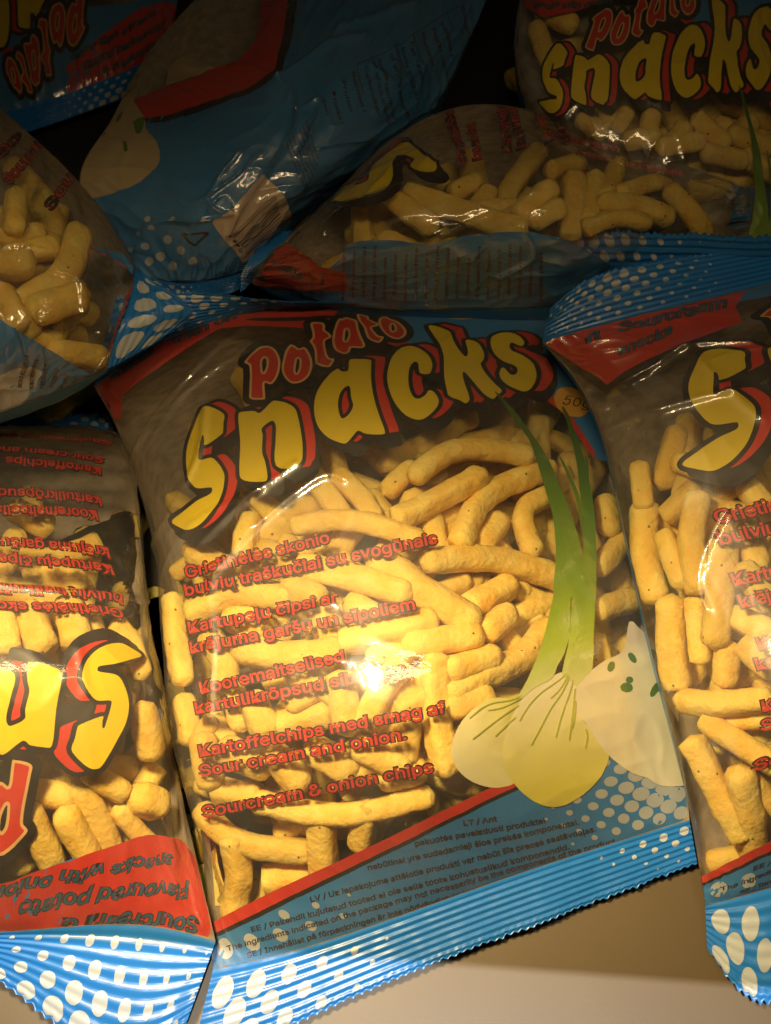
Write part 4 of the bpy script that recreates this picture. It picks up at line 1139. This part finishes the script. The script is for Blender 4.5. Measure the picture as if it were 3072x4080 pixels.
def corner_dots():
    q = np.linspace(0, 2 * math.pi, 18)[:-1]
    return [np.stack([x + rx * np.cos(q), y + ry * np.sin(q)], 1) for x, y, rx, ry in
            [(22, 0.25, 17, 0.2), (62, 0.28, 16, 0.2), (104, 0.30, 17, 0.2), (150, 0.35, 18, 0.2), (40, 0.68, 13, 0.17), (84, 0.72, 11, 0.16), (122, 0.72, 12, 0.16), (165, 0.78, 13, 0.14), (14, 0.70, 9, 0.15)]]
ROOTS = {}
for k, bag in BAGS.items():
    sh = SHAPES[k]
    lo = bag.B.reshape(-1, 3)
    c = lo[np.argmin(lo[:, 2])].copy(); mid = bag.P[140, 105]
    loc = np.array([mid[0], mid[1], lo[:, 2].min()])
    root = empty('snack_bag', loc)
    root['label'] = LABELS[k]; root['category'] = 'snack bag'; root['group'] = 'snack bags heaped on the shelf'
    ROOTS[k] = (root, loc)
    bag.P = bag.P - loc; bag.B = bag.B - loc
    ff = mesh_obj('front_film', bag.P.reshape(-1, 3), grid_faces(281, 211), M['film'], root)
    nb = len(bag.B.reshape(-1, 3))
    bk = bag.B.copy()
    lin = bag.B + np.array([0, 0, 0.0006])
    lin[0], lin[-1], lin[:, 0], lin[:, -1] = bag.B[0], bag.B[-1], bag.B[:, 0], bag.B[:, -1]
    st = (slice(0, 281, 4), slice(0, 211, 3))
    b_, l_ = bk[st], lin[st]
    gf = grid_faces(b_.shape[0], b_.shape[1])
    nv = b_.shape[0] * b_.shape[1]
    mesh_obj('back_film', np.concatenate([b_.reshape(-1, 3), l_.reshape(-1, 3)]), np.concatenate([gf[:, ::-1], gf + nv]), [M['backblue'], M['liner']], root,
             fmat=[0] * len(gf) + [1] * len(gf))
    put_art(bag, ff, ARTS[k])
    bag.P = bag.P + loc; bag.B = bag.B + loc
    sealP = bag.P
    td = {'tucked': top_dots(120, 70), 'right': top_dots(40, 52, 8.0, 6, 2.5)}.get(k) or top_dots()
    seal('bottom_seal', bag, 'bottom', sh['bottom'][0], sh['bottom'][1], root, loc, ribs=8, dotf=corner_dots() if k == 'upper_left' else bottom_dots(), seed=bag.seed + 30)
    seal('top_seal', bag, 'top', sh['top'][0], sh['top'][1], root, loc, ribs=9, dotf=td, seed=bag.seed + 40)

# ------------------------------------------------------------------ potato sticks
def chip_mesh(path, r, seed, cut=(0, 0)):
    """a puffed stick along path (n,3): rounded-square section, lumpy, blunt ends"""
    rs = np.random.RandomState(seed)
    p = smooth_poly(path, 8, closed=False) if len(path) > 2 else np.linspace(path[0], path[1], 12)
    d = np.r_[0, np.cumsum(np.linalg.norm(np.diff(p, axis=0), axis=1))]
    L = d[-1]
    n = max(14, int(L / r * 3.2))
    s = np.linspace(0, L, n)
    c = np.stack([np.interp(s, d, p[:, k]) for k in range(3)], -1)
    tan = np.gradient(c, axis=0); tan /= np.linalg.norm(tan, axis=1, keepdims=True)
    up = np.array([0, 0, 1.0]); ns = 18
    e1 = np.cross(tan, up); e1 /= np.linalg.norm(e1, axis=1, keepdims=True) + 1e-9
    e2 = np.cross(e1, tan)
    rot = rs.uniform(0, math.pi); tw = rs.uniform(-0.6, 0.6)
    V = []
    a = np.linspace(0, 2 * math.pi, ns, endpoint=False)
    sq = rs.uniform(0.05, 0.16)
    o1, o2 = rs.uniform(0, 50, 2)
    for k in range(n):
        e = min(s[k], L - s[k]) / r
        kk = 0 if s[k] < L / 2 else 1
        fl = 0.55 if cut[kk] else 1.0
        prof = math.sqrt(max(0.0, 1 - max(0, 1 - e / fl) ** (2.6 if not cut[kk] else 5))) if e < fl else 1.0
        prof = max(prof, 0.10)
        rr_ = r * prof * (1 + 0.10 * pnoise(np.array([s[k] / r * 0.7 + o1]), np.array([0.3]), seed % 999)[0])
        shape = 1 + sq * np.cos(4 * (a + rot + tw * s[k] / L)) * 0.6
        nz = pnoise(np.cos(a) * 1.3 + s[k] / r * 0.9 + o2, np.sin(a) * 1.3 + 7, (seed + 3) % 999)
        q = rr_ * shape * (1 + 0.11 * nz)
        V.append(c[k] + np.outer(q * np.cos(a), e1[k]) + np.outer(q * np.sin(a), e2[k]))
    V = np.array(V).reshape(-1, 3)
    F = []
    for k in range(n - 1):
        for i in range(ns):
            F.append((k * ns + i, k * ns + (i + 1) % ns, (k + 1) * ns + (i + 1) % ns, (k + 1) * ns + i))
    m0, m1 = len(V), len(V) + 1
    V = np.concatenate([V, [c[0] - tan[0] * r * 0.02], [c[-1] + tan[-1] * r * 0.02]])
    for i in range(ns):
        F.append((i, m0, (i + 1) % ns)); F.append(((n - 1) * ns + (i + 1) % ns, m1, (n - 1) * ns + i))
    return V, [f[::-1] for f in F]

CHIP_LABEL = {
    'central': 'pale yellow puffed potato stick inside the large central snack bag',
    'right': 'puffed potato stick inside the snack bag cut off by the right edge',
    'inverted': 'puffed potato stick inside the upside down bag at the bottom left',
    'upper_left': 'thick puffed potato stick inside the left bag with creased glinting film',
    'reclining': 'dim potato stick inside the sideways bag behind the central bag',
    'upper_right': 'shadowed potato stick below the tilted lettering of the top right bag'}
NCH = {}
seedc = [500]
STUFF = []
def add_chip(key, pts, wpx, depth, stuff=False):
    bag = BAGS[key]
    seedc[0] += 1
    rs = np.random.RandomState(seedc[0])
    path = []
    r = 0.5 * wpx / 5050.0 * 1.07
    pts = [np.array(p, float) for p in pts]
    e0 = pts[0] - pts[1]; e1 = pts[-1] - pts[-2]
    ext = wpx * 0.44
    pts[0] = pts[0] + e0 / (np.linalg.norm(e0) + 1e-9) * ext; pts[-1] = pts[-1] + e1 / (np.linalg.norm(e1) + 1e-9) * ext
    zmin = 1e9
    sm = smooth_poly(pts, 2, closed=False) if len(pts) > 2 else np.array(pts, float)
    for p in sm:
        zf = bag.film_z(p)[2]
        path.append([p[0], p[1], zf - r * 1.12 - 0.0022 - depth])
    path = np.array(path)
    # keep the stick fairly straight in height, under the film everywhere
    z = path[:, 2]
    tt = np.linspace(0, 1, len(z)); A = np.polyfit(tt, z, 1 if len(z) > 2 else 1); lin = np.polyval(A, tt)
    z2 = lin * 0.6 + z * 0.4
    z2 = z2 - max(0, (z2 - z).max())
    q = np.array([bag.film_z(p) for p in sm])
    r = max(0.003, min(r, (path[:, 2].max() + r * 1.12 + 0.002 - 0.008) / 2))
    z2 = np.maximum(z2, r + 0.004)
    Wp = D2W(path[:, 0], path[:, 1], z2)
    V, F = chip_mesh(Wp, r, seedc[0], (rs.rand() < 0.15, rs.rand() < 0.15))
    kd = bag.kd()
    for it in range(3):
        top = -1e9
        for p in V[::2]:
            co, ix, ds = kd.find(p)
            top = max(top, float(np.dot(p - bag.KP[ix], bag.KN[ix])))
        sh_ = -(top + 0.0013 + depth)
        V[:, 2] += sh_
        if abs(sh_) < 2e-4: break
    if V[:, 2].min() < 0.0035: V[:, 2] = np.maximum(V[:, 2], 0.0035 + 0.2 * (V[:, 2] - V[:, 2].min()).clip(0, 0.003))
    if stuff:
        STUFF.append((V, F)); return None
    c = V.mean(0); c[2] = V[:, 2].min()
    o = mesh_obj('potato_stick', V - c, F, M['chip'])
    o.location = c
    o['label'] = CHIP_LABEL[key]; o['category'] = 'potato snack'; o['group'] = 'potato sticks in the ' + {'central': 'central', 'right': 'right hand', 'inverted': 'bottom left', 'upper_left': 'left edge', 'reclining': 'sideways', 'upper_right': 'top right'}[key] + ' bag'
    NCH[key] = NCH.get(key, 0) + 1
    return o

# traced sticks: region offset, list of (points, width, depth layer)
def reg(ox, oy): return lambda pts: [(ox + x / 2.0, oy + y / 2.0) for x, y in pts]
q3, q4, q5, q6, q1, q2 = reg(0, 737.5), reg(833, 737.5), reg(0, 1475), reg(833, 1475), reg(0, 0), reg(833, 0)
TR = {'central': [], 'right': [], 'inverted': [], 'upper_left': [], 'reclining': [], 'upper_right': []}
def T(key, f, pts, wd, d=0): TR[key].append((f(pts), wd / 2.0, d))
c_ = 'central'
T(c_, q4, [(145,575),(260,490),(420,470),(600,495)], 95, 0)
T(c_, q4, [(70,760),(230,680),(395,590)], 96, 0)
T(c_, q4, [(335,845),(390,720),(500,630),(690,560)], 100, 0)
T(c_, q4, [(420,870),(480,790)], 110, 1)
T(c_, q4, [(635,900),(595,790),(620,710),(700,675)], 92, 0)
T(c_, q4, [(200,950),(330,935),(520,950),(740,1020)], 108, 0)
T(c_, q4, [(390,1130),(520,1060)], 108, 1)
T(c_, q4, [(450,1250),(515,1190)], 110, 0)
T(c_, q4, [(580,1070),(690,1130)], 95, 2)
T(c_, q4, [(570,1270),(650,1215)], 88, 2)
T(c_, q4, [(520,1270),(590,1350)], 92, 1)
T(c_, q4, [(300,1520),(430,1440),(600,1360),(690,1250)], 112, 0)
T(c_, q4, [(690,720),(735,860)], 82, 2)
T(c_, q4, [(955,695),(970,800)], 95, 0)
T(c_, q4, [(935,960),(1030,860)], 98, 0)
T(c_, q4, [(930,1155),(1035,1120)], 112, 0)
T(c_, q4, [(915,1290),(945,1400)], 100, 1)
T(c_, q4, [(1000,980),(1030,1080)], 110, 2)
T(c_, q4, [(560,420),(700,400),(850,470)], 88, 3)
T(c_, q4, [(330,430),(520,390)], 90, 3)
T(c_, q4, [(20,640),(110,560)], 90, 2)
T(c_, q4, [(150,800),(310,740)], 100, 2)
T(c_, q4, [(770,560),(830,690)], 90, 2)
T(c_, q4, [(700,1160),(770,1100)], 95, 2)
T(c_, q4, [(960,1330),(980,1450)], 90, 2)
T(c_, q4, [(250,1080),(330,1040)], 90, 2)
T(c_, q4, [(700,920),(690,1000)], 90, 2)
T(c_, q3, [(1370,610),(1470,755)], 100, 1)
T(c_, q3, [(1470,600),(1560,680),(1610,760)], 92, 1)
T(c_, q3, [(1130,690),(1220,780)], 98, 2)
T(c_, q3, [(1055,900),(1080,780)], 100, 1)
T(c_, q3, [(760,950),(860,880)], 84, 1)
T(c_, q3, [(900,960),(1000,1010)], 90, 2)
T(c_, q3, [(1120,1230),(1230,1260)], 95, 2)
T(c_, q5, [(880,545),(960,640),(1110,700),(1310,720)], 98, 0)
T(c_, q5, [(1005,690),(1030,840),(1000,1000)], 102, 0)
T(c_, q5, [(1385,590),(1400,820)], 112, 0)
T(c_, q5, [(1585,545),(1560,690)], 98, 0)
T(c_, q5, [(1185,850),(1310,830)], 128, 1)
T(c_, q5, [(890,660),(885,800),(935,920)], 84, 1)
T(c_, q5, [(1560,380),(1630,300)], 100, 1)
T(c_, q5, [(1230,640),(1290,600)], 90, 2)
T(c_, q5, [(850,240),(900,160)], 80, 1)
T(c_, q5, [(860,400),(960,440)], 90, 1)
T(c_, q5, [(930,180),(1060,290)], 100, 2)
T(c_, q6, [(90,440),(130,570)], 98, 1)
T(c_, q6, [(300,110),(430,70)], 100, 0)
T(c_, q6, [(300,230),(330,330)], 100, 1)
T(c_, q6, [(80,120),(180,60)], 90, 1)
qc = lambda pts: [(324.3 + x / 1.928, 648 + y / 1.928) for x, y in pts]
for pts, wd, d in [
    ([(620,950),(800,925),(1000,965),(1110,1010)], 88, 0), ([(190,1300),(290,1240),(420,1215),(560,1240)], 108, 0), ([(600,1195),(690,1240)], 104, -0.5),
    ([(650,1120),(850,1165),(1050,1230)], 108, 0), ([(950,1085),(1130,1220),(1330,1340)], 124, 0), ([(820,1425),(1000,1390),(1160,1345)], 100, 0),
    ([(1090,1440),(1220,1425),(1340,1405)], 108, 0), ([(1260,1535),(1420,1490)], 98, -0.5), ([(1190,1510),(1185,1700),(1235,1950)], 104, 0),
    ([(715,1290),(780,1450)], 110, 0.6), ([(400,1450),(580,1490),(770,1475)], 124, 0), ([(250,1420),(315,1520),(300,1610)], 100, 0),
    ([(790,1590),(825,1780)], 106, 0), ([(1040,1540),(960,1640),(900,1760)], 100, 0.4), ([(600,1690),(700,1630),(800,1680),(830,1740)], 92, 0.3),
    ([(430,1680),(480,1790)], 116, 0), ([(560,1770),(720,1730)], 108, 0.7), ([(690,1880),(830,1950)], 124, 0.5), ([(880,1870),(1040,1950)], 108, 0.2),
    ([(460,2090),(640,2130),(860,2140),(1150,2070)], 92, -0.5), ([(90,1240),(100,1380),(130,1560)], 88, 0), ([(130,1650),(160,1800)], 96, 0.5),
    ([(220,1840),(250,2000)], 108, 0.3), ([(330,1880),(470,1940)], 116, 0.4), ([(520,1900),(620,2010)], 112, 0.6), ([(980,1990),(1120,1960)], 100, 0.6),
    ([(350,1330),(480,1360)], 108, 0.8), ([(850,1270),(950,1330)], 100, 0.8), ([(340,1620),(380,1760)], 100, 0.8), ([(940,1460),(1060,1480)], 108, 0.8), ([(620,1560),(700,1590)], 110, 0.9),
    ([(300,2040),(420,2060)], 100, 0.9), ([(1080,1750),(1060,1880)], 108, 0.9), ([(200,1060),(330,1120)], 100, 0.9), ([(480,1050),(600,1110)], 100, 0.9)]:
    TR[c_].append((qc(pts), wd / 1.928, d))
r_k = 'right'
T(r_k, q4, [(1100,545),(1118,690)], 92, 0)
T(r_k, q4, [(1130,720),(1125,900),(1170,1080)], 120, 0)
T(r_k, q4, [(1210,850),(1280,1030)], 92, 0)
T(r_k, q4, [(1265,390),(1205,590)], 104, 2)
T(r_k, q4, [(1235,740),(1330,650)], 98, 1)
T(r_k, q4, [(1350,690),(1320,860),(1355,1050)], 112, 0)
T(r_k, q4, [(1245,1130),(1245,1300),(1265,1450)], 122, 0)
T(r_k, q4, [(1350,1120),(1370,1350)], 90, 1)
T(r_k, q4, [(1460,900),(1440,1100),(1420,1290)], 110, 0)
T(r_k, q4, [(1560,640),(1650,740)], 100, 1)
T(r_k, q4, [(1270,530),(1340,560)], 90, 2)
T(r_k, q4, [(1540,780),(1600,980)], 100, 1)
T(r_k, q4, [(1550,1000),(1650,1130)], 100, 0)
T(r_k, q4, [(1500,1200),(1640,1260)], 100, 1)
T(r_k, q4, [(1480,1330),(1470,1460)], 100, 1)
T(r_k, q4, [(1560,1330),(1660,1420)], 100, 1)
T(r_k, q6, [(1320,75),(1450,85),(1640,65)], 98, -1)
T(r_k, q6, [(1400,170),(1520,255),(1680,350)], 98, 0)
T(r_k, q6, [(1340,270),(1390,370),(1460,510),(1530,640)], 112, 0)
T(r_k, q6, [(1545,400),(1580,560),(1600,720),(1640,860)], 118, 0)
T(r_k, q6, [(1425,765),(1570,740)], 96, 1)
T(r_k, q6, [(1460,150),(1666,140)], 96, 1)
T(r_k, q6, [(1600,430),(1700,520)], 100, 1)
i_k = 'inverted'
T(i_k, q3, [(70,730),(190,790)], 104, 1)
T(i_k, q3, [(10,1200),(30,1310)], 112, 0)
T(i_k, q3, [(135,1185),(175,1300)], 128, 0)
T(i_k, q3, [(300,1150),(325,1270)], 128, 0)
T(i_k, q3, [(500,1230),(560,1300),(600,1420)], 90, 0)
T(i_k, q3, [(60,850),(10,960)], 100, 2)
T(i_k, q3, [(200,1000),(330,1030)], 110, 2)
T(i_k, q3, [(380,1200),(420,1330)], 100, 1)
T(i_k, q5, [(615,120),(650,290)], 112, 0)
T(i_k, q5, [(620,500),(665,520)], 128, 0)
T(i_k, q5, [(60,690),(90,770)], 124, 1)
T(i_k, q5, [(130,560),(230,780)], 108, 0)
T(i_k, q5, [(290,580),(380,740)], 108, 0)
T(i_k, q5, [(350,460),(430,600),(480,720)], 108, 1)
T(i_k, q5, [(520,560),(610,660),(690,750)], 82, 1)
T(i_k, q5, [(120,470),(290,490)], 110, 1)
T(i_k, q5, [(640,360),(600,420)], 100, 1)
T(i_k, q5, [(400,400),(520,470)], 100, 1)
T(i_k, q5, [(20,500),(60,600)], 110, 1)
T(i_k, q5, [(120,120),(260,160)], 110, 1)
T(i_k, q5, [(420,20),(520,80)], 110, 1)
u_k = 'upper_left'
T(u_k, q1, [(65,860),(60,960)], 92, 0)
T(u_k, q1, [(320,1040),(300,1120),(230,1210),(110,1280)], 124, -1)
T(u_k, q1, [(185,1360),(330,1310)], 128, 0)
T(u_k, q1, [(30,1160),(110,1150)], 128, 0)
T(u_k, q1, [(10,1300),(80,1420)], 120, 0)
T(u_k, q1, [(10,1020),(160,1000)], 92, 1)
T(u_k, q3, [(240,45),(410,65)], 104, 0)
T(u_k, q1, [(40,1090),(210,1060)], 96, 1)
T(u_k, q1, [(110,1400),(140,1460)], 100, 1)
T(u_k, q3, [(150,0),(240,10)], 90, 1)
g_k = 'reclining'
T(g_k, q2, [(110,850),(300,915),(570,1000)], 108, 0)
T(g_k, q2, [(60,900),(190,1000)], 104, 0)
T(g_k, q2, [(810,790),(812,900),(795,1000)], 104, 0)
T(g_k, q2, [(590,920),(700,830)], 98, 0)
T(g_k, q2, [(650,960),(740,910)], 92, 0)
T(g_k, q2, [(905,780),(880,930)], 84, 0)
T(g_k, q2, [(1000,720),(960,820)], 84, 0)
T(g_k, q2, [(1030,820),(1190,770)], 82, 0)
T(g_k, q2, [(1240,830),(1330,930),(1365,1000)], 100, 0)
T(g_k, q2, [(950,880),(1080,890),(1200,935)], 94, -1)
T(g_k, q2, [(880,1000),(1000,960),(1110,985)], 76, 0)
T(g_k, q2, [(0,1060),(120,1110)], 92, 0)
T(g_k, q1, [(1560,880),(1570,1020)], 88, 1)
T(g_k, q1, [(1440,1170),(1560,1110),(1690,1050)], 98, 0)
T(g_k, q1, [(1530,1225),(1560,1240)], 100, 1)
T(g_k, q2, [(-10,1200),(100,1160)], 110, 1)
T(g_k, q2, [(400,880),(440,820)], 90, 2)
T(g_k, q2, [(740,700),(820,680)], 90, 1)
T(g_k, q2, [(300,800),(380,760)], 90, 2)
T(g_k, q2, [(480,980),(560,940)], 90, 2)
p_k = 'upper_right'
for pts, wd in (([(1030,520),(1000,570)], 80), ([(1140,530),(1130,580)], 84), ([(1280,580),(1240,640)], 84), ([(1350,540),(1450,630)], 92), ([(1190,660),(1340,640)], 88),
                ([(1500,600),(1640,650)], 92), ([(1390,680),(1530,710)], 92), ([(690,60),(790,100)], 92), ([(660,140),(700,250)], 92), ([(850,550),(920,600)], 84), ([(1560,700),(1660,760)], 92),
                ([(800,440),(900,470)], 80), ([(1050,640),(1150,620)], 84), ([(1180,200),(1230,240)], 90), ([(950,480),(960,540)], 80)):
    T(p_k, q2, pts, wd, 0)

LAY = 0.006
for key, lst in TR.items():
    for pts, wd, d in lst:
        add_chip(key, pts, wd, max(0, d + 0.0) * LAY + (0.0 if d >= 0 else -0.0005))
# sticks further down that show through the gaps
def fill_chips(key, region, n, depth0, depth1, seed, stuff=False):
    rs = np.random.RandomState(seed)
    reg_ = np.array(region, float); k = 0; tries = 0
    while k < n and tries < n * 40:
        tries += 1
        p = reg_.min(0) + rs.rand(2) * np.ptp(reg_, axis=0)
        if sdf_polys([reg_], np.array([p[0]]), np.array([p[1]]))[0] < 12: continue
        a = rs.uniform(0, math.pi); L = rs.uniform(120, 240)
        d = np.array([math.cos(a), math.sin(a)]) * L / 2
        bow = np.array([-d[1], d[0]]) * rs.uniform(-0.35, 0.35)
        add_chip(key, [tuple(p - d), tuple(p + bow), tuple(p + d)], rs.uniform(46, 58), rs.uniform(depth0, depth1), stuff)
        k += 1
fill_chips('central', [(400, 1180), (560, 1080), (900, 1010), (1240, 1010), (1330, 1240), (1380, 1500), (1250, 1640), (900, 1790), (500, 1950), (440, 1850), (410, 1500)], 58, 0.009, 0.022, 1)
fill_chips('right', [(1400, 1180), (1660, 1040), (1700, 1840), (1620, 1820), (1540, 1600)], 20, 0.016, 0.026, 2)
fill_chips('inverted', [(10, 1240), (290, 1260), (340, 1600), (330, 1800), (10, 1860)], 20, 0.014, 0.024, 3)
fill_chips('upper_left', [(0, 450), (90, 440), (190, 560), (210, 700), (100, 760), (0, 720)], 8, 0.012, 0.02, 4)
fill_chips('reclining', [(700, 480), (900, 440), (1200, 400), (1480, 430), (1500, 480), (1000, 510), (760, 560), (640, 600)], 14, 0.012, 0.022, 5)
fill_chips('upper_right', [(1250, 250), (1640, 300), (1660, 400), (1400, 330), (1260, 300)], 8, 0.010, 0.018, 6)
fill_chips('central', [(400, 1150), (420, 1010), (700, 930), (1000, 900), (1260, 930), (1330, 1240), (1390, 1500), (1250, 1640), (900, 1790), (500, 1960), (440, 1850), (400, 1500)], 130, 0.012, 0.032, 21, True)
fill_chips('central', [(350, 1000), (480, 780), (900, 720), (1150, 800), (1260, 960), (900, 1000), (420, 1120)], 16, 0.026, 0.036, 27, True)
fill_chips('right', [(1380, 1000), (1480, 930), (1700, 850), (1760, 1830), (1640, 1800), (1540, 1600)], 60, 0.012, 0.032, 22, True)
fill_chips('inverted', [(-40, 1100), (270, 1100), (340, 1560), (350, 1800), (0, 1870)], 50, 0.012, 0.03, 23, True)
fill_chips('upper_left', [(-20, 400), (80, 380), (220, 560), (220, 720), (120, 780), (-20, 740)], 22, 0.010, 0.026, 24, True)
fill_chips('reclining', [(660, 500), (880, 420), (1200, 340), (1480, 400), (1560, 460), (1000, 540), (760, 570), (600, 600)], 40, 0.010, 0.03, 25, True)
fill_chips('upper_right', [(1160, 60), (1400, 10), (1640, 60), (1660, 420), (1400, 350), (1260, 320), (1170, 200)], 36, 0.010, 0.03, 26, True)
V_, F_, n_ = [], [], 0
for v, f in STUFF:
    V_.append(v); F_ += [tuple(i + n_ for i in t) for t in f]; n_ += len(v)
so_ = mesh_obj('packed_potato_sticks', np.concatenate(V_), F_, M['chip'])
so_['kind'] = 'stuff'; so_['label'] = 'mass of shadowed potato sticks packed deeper inside the clear bags'; so_['category'] = 'potato snacks'
print('sticks', NCH, sum(NCH.values()))

# ------------------------------------------------------------------ the shelf
def box(name, lo, hi, mat, bev=0.002):
    import bmesh
    bm = bmesh.new(); bmesh.ops.create_cube(bm, size=1.0)
    for v in bm.verts:
        v.co = Vector([lo[k] + (v.co[k] + 0.5) * (hi[k] - lo[k]) for k in range(3)])
    bmesh.ops.bevel(bm, geom=bm.edges[:], offset=bev, segments=2, affect='EDGES')
    me = bpy.data.meshes.new(name); bm.to_mesh(me); bm.free()
    me.materials.append(mat)
    o = bpy.data.objects.new(name, me); COL.objects.link(o)
    return o
sh = box('shelf', (-0.6, -0.42, -0.02), (0.6, 0.42, 0.0), M['shelf'])
sh['kind'] = 'structure'
up = box('upper_shelf', (-0.9, 0.0, 0.74), (0.9, 0.9, 0.76), M['shelf'])
up['kind'] = 'structure'
up.location = (0, -0.2845, 0); up.rotation_euler = (0, 0, math.radians(-4))
shade_sheet = box('gap_shade_sheet', (-0.6, -0.118, 0.0), (0.6, 0.42, 0.0022), M['mat'], 0.0006)  # added dark sheet under the pile, paints the shade seen between the bags
shade_sheet['kind'] = 'structure'
